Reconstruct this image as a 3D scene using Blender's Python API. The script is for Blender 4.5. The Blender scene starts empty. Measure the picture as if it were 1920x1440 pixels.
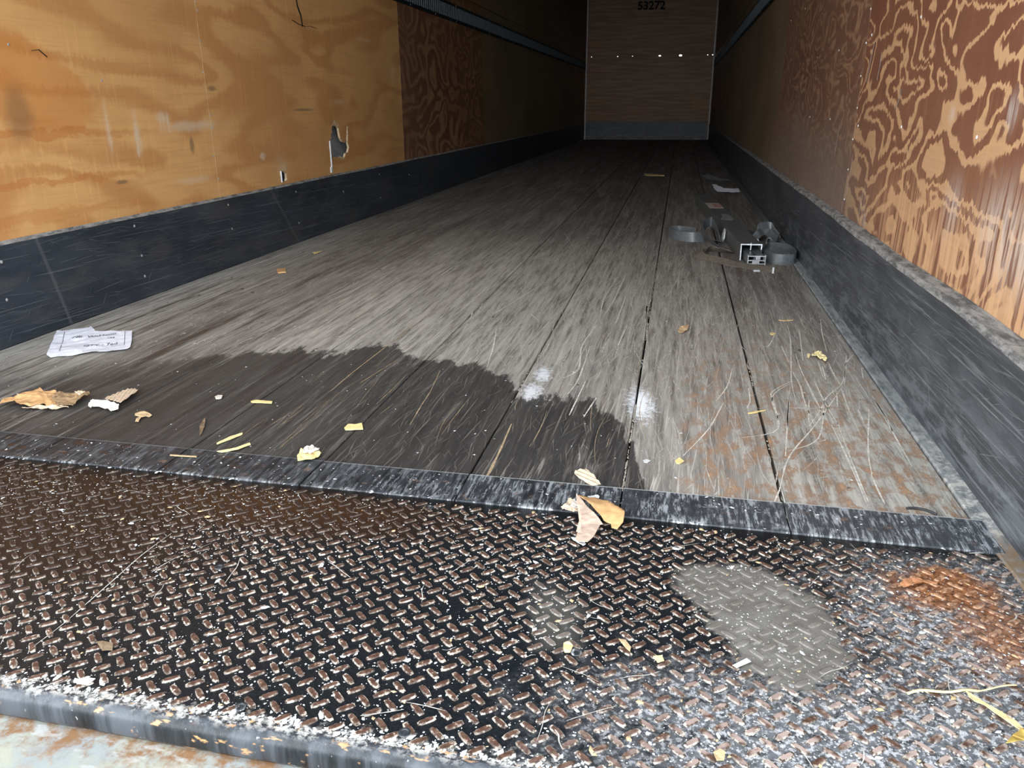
import bpy, bmesh, math, random
from mathutils import Vector, Matrix, noise as mn
random.seed(7)
SC = bpy.context.scene
COL = SC.collection

# ------------------------------------------------------------------ camera
YAW, PITCH, ROLL, FPX, CAMZ = -0.2059, 0.3462, -0.0064, 1447.68, 0.6748
_f = Vector((math.sin(YAW)*math.cos(PITCH), math.cos(YAW)*math.cos(PITCH), -math.sin(PITCH)))
_r = Vector((math.cos(YAW), -math.sin(YAW), 0.0))
_u = _r.cross(_f)
_c, _s = math.cos(ROLL), math.sin(ROLL)
_r2, _u2 = _c*_r + _s*_u, -_s*_r + _c*_u
cam_data = bpy.data.cameras.new('camera')
cam = bpy.data.objects.new('camera', cam_data)
COL.objects.link(cam)
cam.matrix_world = Matrix((( _r2.x, _u2.x, -_f.x, 0), (_r2.y, _u2.y, -_f.y, 0), (_r2.z, _u2.z, -_f.z, CAMZ), (0, 0, 0, 1)))
cam_data.sensor_width = 36.0
cam_data.lens = FPX/1920*36.0
cam_data.clip_start = 0.02
cam_data.clip_end = 200
SC.camera = cam

# ------------------------------------------------------------------ sky, exposure
world = bpy.data.worlds.new('overcast_sky')
SC.world = world
world.use_nodes = True
wn = world.node_tree
wn.nodes.clear()
w_out = wn.nodes.new('ShaderNodeOutputWorld')
w_bg = wn.nodes.new('ShaderNodeBackground')
w_tc = wn.nodes.new('ShaderNodeTexCoord')
w_sep = wn.nodes.new('ShaderNodeSeparateXYZ')
w_ramp = wn.nodes.new('ShaderNodeValToRGB')
wn.links.new(w_tc.outputs['Generated'], w_sep.inputs[0])
wn.links.new(w_sep.outputs['Z'], w_ramp.inputs[0])
w_ramp.color_ramp.elements[0].position = 0.0
w_ramp.color_ramp.elements[0].color = (0.93, 0.97, 1.0, 1)
w_ramp.color_ramp.elements[1].position = 0.7
w_ramp.color_ramp.elements[1].color = (0.36, 0.40, 0.445, 1)
wn.links.new(w_ramp.outputs[0], w_bg.inputs[0])
w_bg.inputs[1].default_value = 2.6
wn.links.new(w_bg.outputs[0], w_out.inputs[0])
SC.view_settings.view_transform = 'Standard'
SC.view_settings.look = 'None'
SC.view_settings.gamma = 1.0
SC.view_settings.use_curve_mapping = False
SC.view_settings.exposure = 2.08
SC.cycles.max_bounces = 10
SC.cycles.diffuse_bounces = 7

# ------------------------------------------------------------------ dimensions (metres)
XL, XR, YF = -1.935, 0.565, 16.76      # floor edges, front bulkhead
YO = 0.62                              # rear opening
ZC = 2.70
KICK = 0.308

# ------------------------------------------------------------------ material helpers
class NT:
    def __init__(s, name):
        s.mat = bpy.data.materials.new(name)
        s.mat.use_nodes = True
        s.t = s.mat.node_tree
        s.t.nodes.clear()
        s.out = s.t.nodes.new('ShaderNodeOutputMaterial')
        s.b = s.t.nodes.new('ShaderNodeBsdfPrincipled')
        s.t.links.new(s.b.outputs[0], s.out.inputs[0])
        g = s.t.nodes.new('ShaderNodeNewGeometry')
        s.P = g.outputs['Position']
        s.N = g.outputs['Normal']
        sp = s.t.nodes.new('ShaderNodeSeparateXYZ')
        s.t.links.new(s.P, sp.inputs[0])
        s.X, s.Y, s.Z = sp.outputs
    def put(s, inp, v):
        if isinstance(v, bpy.types.NodeSocket):
            s.t.links.new(v, inp)
        elif v is not None:
            if inp.type == 'RGBA' and not isinstance(v, (int, float)):
                v = tuple(v)+(1,) if len(v) == 3 else v
            elif inp.type == 'RGBA':
                v = (v, v, v, 1)
            inp.default_value = v
    def m(s, op, a, b=None, c=None, clamp=False):
        n = s.t.nodes.new('ShaderNodeMath')
        n.operation = op
        n.use_clamp = clamp
        for i, v in enumerate((a, b, c)):
            if v is not None:
                s.put(n.inputs[i], v)
        return n.outputs[0]
    def add(s, a, b): return s.m('ADD', a, b)
    def mul(s, a, b): return s.m('MULTIPLY', a, b)
    def sub(s, a, b): return s.m('SUBTRACT', a, b)
    def mx(s, a, b): return s.m('MAXIMUM', a, b)
    def sm(s, x, lo, hi):
        n = s.t.nodes.new('ShaderNodeMapRange')
        n.interpolation_type = 'SMOOTHSTEP'
        s.put(n.inputs['Value'], x)
        inv = lo > hi
        if inv: lo, hi = hi, lo
        n.inputs['From Min'].default_value = lo
        n.inputs['From Max'].default_value = hi
        n.inputs['To Min'].default_value = 1.0 if inv else 0.0
        n.inputs['To Max'].default_value = 0.0 if inv else 1.0
        return n.outputs[0]
    def vec(s, x=None, y=None, z=None):
        n = s.t.nodes.new('ShaderNodeCombineXYZ')
        for i, v in enumerate((x, y, z)):
            if v is not None: s.put(n.inputs[i], v)
        return n.outputs[0]
    def mp(s, v, scale=(1, 1, 1), loc=(0, 0, 0), rot=0.0):
        n = s.t.nodes.new('ShaderNodeMapping')
        s.put(n.inputs[0], v)
        n.inputs['Location'].default_value = loc
        n.inputs['Rotation'].default_value = (0, 0, rot)
        n.inputs['Scale'].default_value = scale
        return n.outputs[0]
    def rs(s, v, rot, scale, seed=0.0):      # rotate first, then scale
        a = s.mp(v, (1, 1, 1), (0, 0, 0), rot)
        return s.mp(a, scale, (seed, seed*0.7, seed*1.3))
    def noise(s, v, scale=1.0, detail=2.0, rough=0.5, dist=0.0):
        n = s.t.nodes.new('ShaderNodeTexNoise')
        s.put(n.inputs['Vector'], v)
        n.inputs['Scale'].default_value = scale
        n.inputs['Detail'].default_value = detail
        n.inputs['Roughness'].default_value = rough
        n.inputs['Distortion'].default_value = dist
        return n.outputs['Fac']
    def vor(s, v, scale=1.0, feature='F1', rnd=1.0):
        n = s.t.nodes.new('ShaderNodeTexVoronoi')
        n.feature = feature
        s.put(n.inputs['Vector'], v)
        n.inputs['Scale'].default_value = scale
        n.inputs['Randomness'].default_value = rnd
        return n.outputs['Distance']
    def mix(s, f, a, b):
        n = s.t.nodes.new('ShaderNodeMix')
        n.data_type = 'RGBA'
        s.put(n.inputs[0], f)
        s.put(n.inputs[6], a)
        s.put(n.inputs[7], b)
        return n.outputs[2]
    def fmix(s, f, a, b):
        n = s.t.nodes.new('ShaderNodeMix')
        n.data_type = 'FLOAT'
        s.put(n.inputs[0], f)
        s.put(n.inputs[2], a)
        s.put(n.inputs[3], b)
        return n.outputs[0]
    def ell(s, u, v, cx, cy, rx, ry, rot=0.0, soft=0.3, warp=None, amp=0.0):
        c, d = math.cos(rot), math.sin(rot)
        du, dv = s.sub(u, cx), s.sub(v, cy)
        a = s.m('DIVIDE', s.add(s.mul(du, c), s.mul(dv, d)), rx)
        b = s.m('DIVIDE', s.sub(s.mul(dv, c), s.mul(du, d)), ry)
        r = s.m('SQRT', s.add(s.mul(a, a), s.mul(b, b)))
        if warp is not None:
            r = s.add(r, s.mul(s.sub(warp, 0.5), amp*2))
        return s.sm(r, 1+soft, 1-soft)
    def curve(s, x, pts, lo, hi):            # y(x) as a float curve on [lo,hi]; values 0..1
        n = s.t.nodes.new('ShaderNodeFloatCurve')
        s.put(n.inputs['Value'], s.m('DIVIDE', s.sub(x, lo), hi-lo, clamp=True))
        c = n.mapping.curves[0]
        P = [((p[0]-lo)/(hi-lo), p[1]) for p in pts]
        c.points[0].location = P[0]
        c.points[-1].location = P[-1]
        for p in P[1:-1]: c.points.new(*p)
        for p in c.points: p.handle_type = 'VECTOR'
        n.mapping.update()
        return n.outputs[0]
    def bump(s, h, strength=0.3, dist=0.01):
        n = s.t.nodes.new('ShaderNodeBump')
        n.inputs['Strength'].default_value = strength
        n.inputs['Distance'].default_value = dist
        s.put(n.inputs['Height'], h)
        s.t.links.new(n.outputs[0], s.b.inputs['Normal'])
    def fin(s, col, rough=0.7, spec=0.5, metal=0.0):
        s.put(s.b.inputs['Base Color'], col)
        s.put(s.b.inputs['Roughness'], rough)
        s.put(s.b.inputs['Specular IOR Level'], spec)
        s.put(s.b.inputs['Metallic'], metal)
        return s.mat

def plain(name, col, rough=0.7, spec=0.4, metal=0.0, var=0.25, scale=40.0):
    n = NT(name)
    k = n.noise(n.P, scale, 4, 0.6)
    f = n.sm(k, 0.35, 0.65)
    c2 = tuple(max(0.0, c*(1-var)) for c in col)
    return n.fin(n.mix(f, col, c2), rough, spec, metal)

# ------------------------------------------------------------------ floor board material
def floor_wear(n):
    """colour + roughness of the worn laminated-oak floor, in world metres"""
    X, Y, P = n.X, n.Y, n.P
    g1 = n.noise(n.mp(P, (38, 1.6, 1)), 1, 6, 0.65)
    g2 = n.noise(n.mp(P, (9, 0.9, 1)), 1, 4, 0.6)
    g3 = n.noise(n.mp(P, (120, 9, 1)), 1, 3, 0.6)
    col = n.mix(n.sm(g1, 0.38, 0.62), (0.100, 0.088, 0.078), (0.190, 0.178, 0.162))
    col = n.mix(n.mul(n.sm(g2, 0.5, 0.68), 0.55), col, (0.255, 0.245, 0.222))
    col = n.mix(n.mul(n.sm(g2, 0.5, 0.36), 0.5), col, (0.075, 0.055, 0.044))
    # rubbed pale area in the middle of the floor
    wn_ = n.noise(n.mp(P, (5, 1.2, 1)), 1, 4, 0.6)
    pale = n.ell(X, Y, -0.62, 2.7, 0.62, 1.15, 0.05, 0.75, wn_, 0.5)
    pale = n.mx(pale, n.mul(n.ell(X, Y, 0.1, 2.0, 0.55, 0.75, 0, 0.6, wn_, 0.4), 0.55))
    pale = n.mx(pale, n.mul(n.ell(X, Y, 0.42, 1.45, 0.22, 0.6, 0, 0.5, wn_, 0.3), 0.9))
    pale = n.mx(pale, n.mul(n.sm(X, -1.45, -1.75), n.mul(n.sm(Y, 5.5, 2.5), 0.7)))
    pg = n.noise(n.mp(P, (55, 3.5, 1)), 1, 5, 0.7)
    col = n.mix(n.mul(pale, n.sm(pg, 0.30, 0.62)), col, (0.43, 0.41, 0.365))
    spk = n.noise(n.mp(P, (190, 110, 1)), 1, 3, 0.7)
    chalk = n.mul(n.ell(X, Y, 0.41, 1.55, 0.17, 0.55, 0, 0.6, wn_, 0.6), n.sm(spk, 0.47, 0.60))
    col = n.mix(n.mul(chalk, 0.55), col, (0.40, 0.385, 0.35))
    col = n.mix(n.mul(n.sm(n.noise(n.mp(P, (80, 2.6, 1), (4, 4, 0)), 1, 6, 0.75), 0.54, 0.62), n.fmix(pale, 0.30, 0.9)), col, (0.48, 0.455, 0.40))
    col = n.mix(n.mul(n.sm(n.noise(n.mp(P, (95, 3.4, 1), (7, 1, 0)), 1, 6, 0.75), 0.55, 0.63), 0.55), col, (0.060, 0.050, 0.042))
    # fine pale scratches at several headings
    scr = None
    for i, (rot, sc, th) in enumerate([(0.10, (230, 5, 1), 0.63), (-0.16, (260, 7, 1), 0.645), (0.42, (240, 9, 1), 0.66), (-0.55, (250, 12, 1), 0.68), (0.02, (150, 2.2, 1), 0.64)]):
        k = n.sm(n.noise(n.rs(P, rot, sc, 3.1*i), 1, 2, 0.5), th, th+0.05)
        scr = k if scr is None else n.mx(scr, k)
    near = n.sm(Y, 7.0, 2.0)
    col = n.mix(n.mul(n.mul(scr, near), 0.75), col, (0.46, 0.44, 0.39))
    # bright pale laminate specks
    sp = n.sm(n.noise(n.mp(P, (45, 26, 1)), 1, 2, 0.5), 0.70, 0.74)
    col = n.mix(n.mul(sp, n.mul(near, 0.6)), col, (0.5, 0.48, 0.43))
    # orange bare-wood blotches on the right-hand boards by the threshold
    on = n.noise(n.mp(P, (34, 17, 1), (0, 0.6, 0)), 1, 5, 0.6)
    om = n.mul(n.sm(X, 0.0, 0.09), n.mul(n.sm(Y, 2.9, 1.4), 1.0))
    col = n.mix(n.mul(n.sm(n.add(on, n.mul(om, 0.06)), 0.505, 0.63), n.mul(om, n.mul(n.sm(spk, 0.28, 0.55), 0.95))), col, n.mix(n.sm(on, 0.58, 0.72), (0.26, 0.165, 0.105), (0.42, 0.22, 0.10)))
    # dirt-dark streaks, mostly left side and along the joints
    dk = n.noise(n.mp(P, (14, 1.1, 1), (3, 5, 0)), 1, 5, 0.7)
    dm = n.mx(n.sm(X, -0.9, -1.4), 0.3)
    col = n.mix(n.mul(n.sm(dk, 0.52, 0.66), n.mul(dm, n.mul(n.sm(Y, 5.0, 2.2), 0.85))), col, (0.050, 0.034, 0.024))
    # small black nail heads / gouges
    col = n.mix(n.mul(n.sm(n.noise(n.mp(P, (30, 16, 1), (9, 2, 0)), 1, 2, 0.5), 0.72, 0.76), 0.8), col, (0.025, 0.022, 0.02))
    # white powder patches
    pw = n.noise(n.mp(P, (75, 60, 1)), 1, 5, 0.75)
    for (cx, cy, rx, ry, a) in [(-0.315, 1.92, 0.018, 0.05, 0.9), (-0.322, 1.78, 0.02, 0.055, 0.85), (-0.052, 1.755, 0.025, 0.085, 1.0)]:
        e = n.ell(X, Y, cx, cy, rx, ry, 0.1, 0.7, pw, 2.2)
        col = n.mix(n.mul(e, a), col, (0.72, 0.75, 0.78))
    # wet front edge: everything rear of the ragged tide line
    yb = n.curve(X, [(-1.95, 0.50), (-1.764, 0.53), (-1.654, 0.57), (-1.454, 0.66), (-1.314, 0.73), (-1.071, 0.82), (-0.928, 0.81), (-0.882, 0.87), (-0.828, 0.90), (-0.685, 0.805), (-0.59, 0.80), (-0.506, 0.785), (-0.414, 0.73), (-0.344, 0.63), (-0.247, 0.61), (-0.185, 0.64), (-0.109, 0.54), (-0.057, 0.45), (-0.02, 0.24), (0.03, 0.0), (0.6, 0.0)], -1.95, 0.6)
    rag = n.noise(n.mp(P, (26, 7, 1)), 1, 7, 0.75)
    d = n.sub(n.add(n.mul(yb, 1.3), n.add(0.95, n.mul(n.sub(rag, 0.5), 0.42))), Y)
    soft = n.sm(X, -1.15, -1.5)
    wet = n.fmix(soft, n.sm(d, -0.012, 0.03), n.mul(n.sm(d, -0.15, 0.2), 0.85))
    dryp = n.sm(n.noise(n.mp(P, (26, 1.7, 1), (1, 9, 0)), 1, 6, 0.72), 0.545, 0.66)
    wet = n.mul(wet, n.sub(1.0, n.mul(dryp, n.fmix(soft, n.fmix(n.sm(X, -0.45, -0.2), 0.30, 0.75), 0.95))))
    wc = n.mix(0.86, col, (0.0165, 0.016, 0.0165))
    wc = n.mix(n.mul(n.sm(g1, 0.5, 0.68), 0.30), wc, (0.058, 0.047, 0.040))
    wc = n.mix(n.mul(n.mul(scr, n.sm(X, -1.0, -0.6)), 0.22), wc, (0.36, 0.33, 0.29))
    col = n.mix(wet, col, wc)
    rough = n.fmix(wet, n.fmix(g3, 0.55, 0.85), n.fmix(g1, 0.42, 0.68))
    return col, rough, g1, g3

def make_floor_mat():
    n = NT('worn_oak_floor')
    col, rough, g1, g3 = floor_wear(n)
    oi = n.t.nodes.new('ShaderNodeObjectInfo')
    k = n.fmix(oi.outputs['Random'], 0.86, 1.10)
    hs = n.t.nodes.new('ShaderNodeHueSaturation')
    n.put(hs.inputs['Color'], col)
    n.put(hs.inputs['Value'], k)
    n.bump(n.add(n.mul(g1, 0.5), n.mul(g3, 0.5)), 0.35, 0.004)
    return n.fin(hs.outputs[0], rough, 0.4)

# ------------------------------------------------------------------ steel tread plate
def plate_masks(n):
    X, Y, P = n.X, n.Y, n.P
    w1 = n.noise(n.mp(P, (22, 22, 1)), 1, 5, 0.65)
    w2 = n.noise(n.mp(P, (60, 60, 1)), 1, 4, 0.6)
    mud = n.ell(X, Y, 0.165, 0.945, 0.085, 0.14, 0.25, 0.10, w1, 0.75)
    mud = n.mx(mud, n.mul(n.ell(X, Y, 0.095, 1.02, 0.06, 0.06, 0.0, 0.2, w1, 0.6), 0.9))
    mud2 = n.mul(n.ell(X, Y, -0.13, 0.90, 0.035, 0.065, 0.3, 0.6, w1, 1.2), 0.55)
    rust = n.ell(X, Y, 0.43, 1.075, 0.075, 0.055, 0.2, 0.45, w1, 1.3)
    rust = n.mx(rust, n.mul(n.ell(X, Y, 0.475, 0.97, 0.055, 0.07, -0.4, 0.6, w1, 1.5), 0.85))
    dust = n.mul(n.sm(n.add(X, n.mul(n.sub(w1, 0.5), 0.55)), 0.18, 0.42), n.sm(Y, 1.30, 0.95))
    dust = n.mx(dust, n.mul(n.ell(X, Y, 0.28, 0.72, 0.30, 0.12, 0, 0.6, w1, 0.8), 0.9))
    dust = n.mx(dust, n.mul(n.ell(X, Y, 0.52, 1.12, 0.06, 0.2, 0, 0.6, w1, 0.7), 0.9))
    brown = n.mul(n.sm(n.add(X, n.mul(n.sub(w1, 0.5), 0.3)), -0.57, -0.92), n.sm(Y, 0.75, 0.94))
    brown = n.mx(brown, n.ell(X, Y, -0.66, 1.12, 0.30, 0.09, 0.0, 0.5, w1, 0.7))
    brown = n.mx(brown, n.mul(n.sm(X, -0.95, -1.3), 0.9))
    edge = n.sm(n.add(Y, n.mul(n.sub(w2, 0.5), 0.07)), 0.653, 0.634)
    return dict(mud=mud, mud2=mud2, rust=rust, dust=dust, brown=brown, edge=edge, w1=w1, w2=w2)

def make_plate_mat():
    n = NT('black_painted_tread_plate')
    k = plate_masks(n)
    P = n.P
    fine = n.noise(n.mp(P, (260, 260, 60)), 1, 3, 0.6)
    spk = n.sm(n.noise(n.mp(P, (170, 170, 60), (4, 1, 0)), 1, 1.5, 0.5), 0.705, 0.73)
    col = n.mix(n.sm(fine, 0.3, 0.7), (0.0035, 0.005, 0.0065), (0.009, 0.012, 0.015))
    col = n.mix(k['brown'], col, (0.017, 0.0095, 0.0065))
    orr = n.ell(n.X, n.Y, -0.66, 1.12, 0.22, 0.07, 0, 0.7, k['w1'], 0.9)
    col = n.mix(n.mul(orr, 0.5), col, (0.055, 0.024, 0.009))
    # greenish-grey dusty film
    col = n.mix(n.mul(k['dust'], n.sm(k['w2'], 0.30, 0.55)), col, (0.115, 0.118, 0.125))
    dd = n.noise(n.mp(P, (130, 130, 1), (2, 2, 2)), 1, 4, 0.7)
    col = n.mix(n.mul(k['dust'], n.mul(n.sm(dd, 0.48, 0.60), 0.8)), col, (0.50, 0.50, 0.51))
    col = n.mix(n.mul(spk, 0.6), col, (0.50, 0.49, 0.46))
    rp = n.noise(n.mp(P, (105, 105, 1), (5, 5, 0)), 1, 6, 0.75)
    rc = n.mix(n.sm(rp, 0.35, 0.65), (0.045, 0.016, 0.007), (0.36, 0.145, 0.055))
    rc = n.mix(n.sm(rp, 0.62, 0.70), rc, (0.60, 0.36, 0.20))
    col = n.mix(k['rust'], col, rc)
    mc = n.mix(n.sm(k['w1'], 0.35, 0.68), (0.110, 0.101, 0.087), (0.165, 0.156, 0.140))
    mc = n.mix(n.sm(k['w2'], 0.60, 0.75), mc, (0.40, 0.39, 0.37))
    col = n.mix(k['mud'], col, mc)
    col = n.mix(n.mul(k['mud2'], 0.8), col, mc)
    # crusty salt line on the nose
    cr = n.noise(n.mp(P, (75, 110, 60)), 1, 5, 0.75)
    ec = n.mix(n.sm(cr, 0.44, 0.58), (0.020, 0.022, 0.026), (0.40, 0.385, 0.36))
    ec = n.mix(n.sm(n.noise(n.mp(P, (50, 90, 40)), 1, 4, 0.7), 0.58, 0.68), ec, (0.50, 0.30, 0.15))
    col = n.mix(n.mul(k['edge'], n.sm(n.Y, 0.622, 0.634)), col, ec)
    osp = n.sm(n.noise(n.mp(P, (30, 90, 60), (7, 7, 0)), 1, 3, 0.6), 0.60, 0.68)
    nose = n.sm(n.Y, 0.637, 0.628)
    col = n.mix(n.mul(nose, n.sm(k['w1'], 0.40, 0.62)), col, (0.055, 0.062, 0.072))  # sky reflection on the rounded nose, painted in as bluish grey
    col = n.mix(n.mul(n.mul(osp, nose), 0.8), col, (0.42, 0.24, 0.11))
    rough = n.fmix(n.mx(n.mx(k['mud'], k['dust']), k['rust']), n.fmix(k['w2'], 0.28, 0.50), 0.8)
    n.bump(n.add(fine, n.mul(k['w2'], 0.7)), 0.25, 0.003)
    return n.fin(col, rough, 0.38)

def make_lug_mat(rim):
    n = NT('lug_rim_bare_metal' if rim else 'lug_worn_brown')
    k = plate_masks(n)
    P = n.P
    a = n.noise(n.mp(P, (150, 150, 60), (8, 0, 0)), 1, 3, 0.6)
    b = n.noise(n.mp(P, (28, 28, 1), (3, 7, 0)), 1, 3, 0.6)
    if rim:
        col = n.mix(n.sm(a, 0.42, 0.60), (0.045, 0.028, 0.020), (0.50, 0.44, 0.37))
        col = n.mix(n.mul(n.sm(b, 0.58, 0.44), 0.6), col, (0.07, 0.045, 0.033))
        col = n.mix(n.mul(k['brown'], 0.85), col, (0.030, 0.018, 0.012))
    else:
        col = n.mix(n.sm(a, 0.35, 0.65), (0.052, 0.024, 0.015), (0.115, 0.060, 0.040))
        col = n.mix(n.mul(k['brown'], 0.9), col, (0.020, 0.0105, 0.007))
        col = n.mix(n.mul(n.mul(k['dust'], n.sm(b, 0.40, 0.55)), 0.8), col, (0.42, 0.33, 0.29))
        col = n.mix(n.mul(n.sm(a, 0.62, 0.7), 0.8), col, (0.6, 0.5, 0.4))
    col = n.mix(n.mul(k['mud2'], 0.9), col, (0.22, 0.21, 0.19))
    col = n.mix(n.mul(k['rust'], 0.8), col, n.mix(n.sm(a, 0.4, 0.6), (0.20, 0.075, 0.03), (0.50, 0.27, 0.14)))
    mc = n.mix(n.sm(k['w1'], 0.35, 0.68), (0.120, 0.110, 0.095), (0.185, 0.174, 0.158))
    col = n.mix(n.mul(k['mud'], 0.85 if rim else 0.96), col, mc)
    return n.fin(col, 0.55, 0.4)

def make_threshold_mat():
    n = NT('scraped_threshold_steel')
    P = n.P
    g = n.noise(n.mp(P, (60, 9, 1)), 1, 6, 0.7)
    g2 = n.noise(n.mp(P, (14, 14, 1)), 1, 5, 0.7)
    col = n.mix(n.sm(g, 0.4, 0.6), (0.010, 0.012, 0.0145), (0.034, 0.038, 0.044))
    right = n.sm(n.X, -0.8, 0.1)
    col = n.mix(n.mul(n.sm(n.X, -0.3, 0.35), n.fmix(g2, 0.2, 1.0)), col, (0.062, 0.068, 0.076))
    sc = n.noise(n.mp(P, (130, 18, 1), (2, 0, 0)), 1, 5, 0.75)
    amt = n.mul(n.fmix(right, 0.25, 1.0), n.sm(g2, 0.36, 0.56))
    col = n.mix(n.mul(n.sm(sc, 0.47, 0.60), amt), col, (0.30, 0.32, 0.335))
    col = n.mix(n.mul(n.sm(n.noise(n.mp(P, (30, 40, 1), (1, 3, 0)), 1, 5, 0.7), 0.60, 0.70), 0.55), col, (0.24, 0.145, 0.10))
    col = n.mix(n.mul(n.sm(n.noise(n.mp(P, (16, 30, 1), (6, 0, 0)), 1, 3, 0.6), 0.58, 0.66), n.sm(n.X, -0.6, -1.0)), col, (0.040, 0.024, 0.016))
    ed = n.sm(n.add(n.Y, n.mul(n.X, 0.0055)), 1.298, 1.3025)
    col = n.mix(n.mul(n.mul(ed, n.fmix(right, 0.25, 0.9)), n.fmix(g, 0.7, 1.0)), col, (0.46, 0.48, 0.47))  # back-edge highlight painted as a pale line, stronger to the right
    ed2 = n.sm(n.add(n.Y, n.add(n.mul(n.X, 0.0055), n.mul(n.sub(g2, 0.5), 0.02))), 1.209, 1.200)
    col = n.mix(n.mul(n.mul(ed2, n.mul(n.sm(sc, 0.46, 0.60), n.sm(g2, 0.46, 0.58))), 0.4), col, (0.52, 0.53, 0.53))
    n.bump(g, 0.3, 0.003)
    return n.fin(col, n.fmix(g2, 0.35, 0.65), 0.5)

# ------------------------------------------------------------------ plywood
def make_ply(name, light, dark, side, scale=(1.0, 2.2), bands=6.0, th=0.5, sharp=0.05, mottle=0.3, seed=0.0, streak=0.25, figure=1.0, extra=None, lowshift=0.0):
    """rotary-cut plywood: contour-like figure, jagged along the grain"""
    n = NT(name)
    V = n.vec(n.Y, n.Z, 0.0)
    jag = n.noise(n.mp(V, (55, 5, 1), (seed, 0, 0)), 1, 3, 0.6)
    jz = n.mul(n.sub(jag, 0.5), 0.045)
    V2 = n.vec(n.Y, n.add(n.Z, jz), seed)
    f = n.noise(n.mp(V2, (scale[0], scale[1], 1)), 1, 2.2, 0.48, 0.35)
    b = n.m('PINGPONG', n.mul(f, bands), 0.5)       # 0..0.5
    b2 = n.mul(b, 2.0)
    b2 = n.sub(b2, n.mul(n.sm(n.Z, 0.80, 0.42), lowshift)) if lowshift else b2
    fig = n.sm(b2, th-sharp, th+sharp)
    big = n.noise(n.mp(V, (1.3, 1.3, 1), (seed*2, 1, 0)), 1, 3, 0.55)
    fib = n.noise(n.mp(V, (4, 70, 1), (0, seed, 0)), 1, 4, 0.6)
    ver = n.noise(n.mp(V, (60, 3.5, 1), (0, seed, 4)), 1, 4, 0.65)
    col = n.mix(n.mul(fig, figure), light, dark)
    mid = tuple((a+c)/2*0.8 for a, c in zip(light, dark))
    col = n.mix(n.mul(n.sm(big, 0.38, 0.66), mottle), col, mid)
    col = n.mix(n.mul(n.sm(fib, 0.45, 0.7), 0.16), col, tuple(c*0.6 for c in dark))
    col = n.mix(n.mul(n.sm(ver, 0.52, 0.72), streak), col, tuple(min(1, c*1.35) for c in light))
    if extra: col = extra(n, col, V, ver, big)
    n.bump(n.add(fib, fig), 0.12, 0.002)
    return n.fin(col, n.fmix(big, 0.42, 0.6), 0.4)

def left_extra(n, col, V, ver, big):
    w = n.noise(n.mp(V, (9, 14, 1)), 1, 4, 0.65)
    # darker orange contour shape near the rear edge
    e = n.ell(n.Y, n.Z, 2.10, 0.76, 0.34, 0.13, -0.25, 0.10, w, 0.30)
    col = n.mix(n.mul(e, 0.55), col, (0.46, 0.17, 0.040))
    for (cz, t, a) in [(0.60, 0.016, 0.55), (0.455, 0.014, 0.5), (0.355, 0.022, 0.35)]:
        z = n.sub(n.add(n.Z, n.mul(n.sub(w, 0.5), 0.09)), n.add(cz, n.mul(n.sub(n.Y, 2.2), -0.02)))
        b = n.sm(n.m('ABSOLUTE', z), t, t*0.5)
        col = n.mix(n.mul(n.mul(b, n.sm(n.Y, 2.9, 2.3)), a), col, (0.42, 0.145, 0.035))
    col = n.mix(n.mul(n.ell(n.Y, n.Z, 2.10, 0.66, 0.05, 0.07, 0, 0.5, w, 0.5), 0.5), col, (0.16, 0.09, 0.045))
    for (y, z, ry, rz, a) in [(2.48, 0.60, 0.012, 0.06, 0.5), (2.63, 0.58, 0.018, 0.055, 0.75), (2.80, 0.635, 0.035, 0.02, 0.7), (2.98, 0.605, 0.16, 0.016, 0.55), (4.45, 0.70, 0.07, 0.012, 0.35), (4.94, 1.06, 0.09, 0.01, 0.4), (3.52, 0.455, 0.02, 0.014, 0.7), (3.7, 0.40, 0.05, 0.05, 0.3), (2.95, 0.395, 0.10, 0.012, 0.4), (5.4, 0.9, 0.05, 0.06, 0.3)]:
        col = n.mix(n.mul(n.ell(n.Y, n.Z, y, z, ry, rz, 0, 0.8, n.m('MULTIPLY', n.add(ver, w), 0.5), 2.6), a), col, (0.62, 0.50, 0.37))
    for (y, z, ry, rz) in [(2.505, 0.425, 0.03, 0.007), (2.96, 0.53, 0.015, 0.03), (4.0, 0.66, 0.12, 0.006), (3.16, 0.75, 0.03, 0.01)]:
        col = n.mix(n.mul(n.ell(n.Y, n.Z, y, z, ry, rz, 0, 0.5, w, 0.4), 0.6), col, (0.10, 0.075, 0.05))
    return col

def right_extra(n, col, V, ver, big):
    low = n.mul(n.sm(n.add(n.Z, n.mul(n.sub(big, 0.5), 0.25)), 0.60, 0.40), n.sm(n.Y, 2.8, 2.0))
    col = n.mix(n.mul(n.mul(low, n.sm(ver, 0.42, 0.58)), 0.75), col, (0.62, 0.37, 0.20))
    for (y, z, ry, rz, a) in [(2.66, 0.365, 0.03, 0.05, 0.8), (2.60, 0.33, 0.02, 0.03, 0.6), (1.61, 0.66, 0.03, 0.03, 0.8), (1.83, 0.465, 0.05, 0.06, 0.5), (1.55, 0.46, 0.12, 0.08, 0.6), (1.42, 0.42, 0.1, 0.06, 0.5), (1.94, 0.65, 0.02, 0.02, 0.5)]:
        col = n.mix(n.mul(n.ell(n.Y, n.Z, y, z, ry, rz, 0, 0.8, ver, 2.8), n.mul(n.sm(ver, 0.38, 0.62), a)), col, (0.66, 0.62, 0.57))
    grey = n.mul(n.sm(n.add(n.Z, n.mul(n.sub(big, 0.5), 0.5)), 0.78, 0.38), n.sm(n.Y, 2.3, 3.2))
    col = n.mix(n.mul(grey, n.fmix(ver, 0.35, 1.0)), col, (0.20, 0.165, 0.140))
    return col

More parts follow.
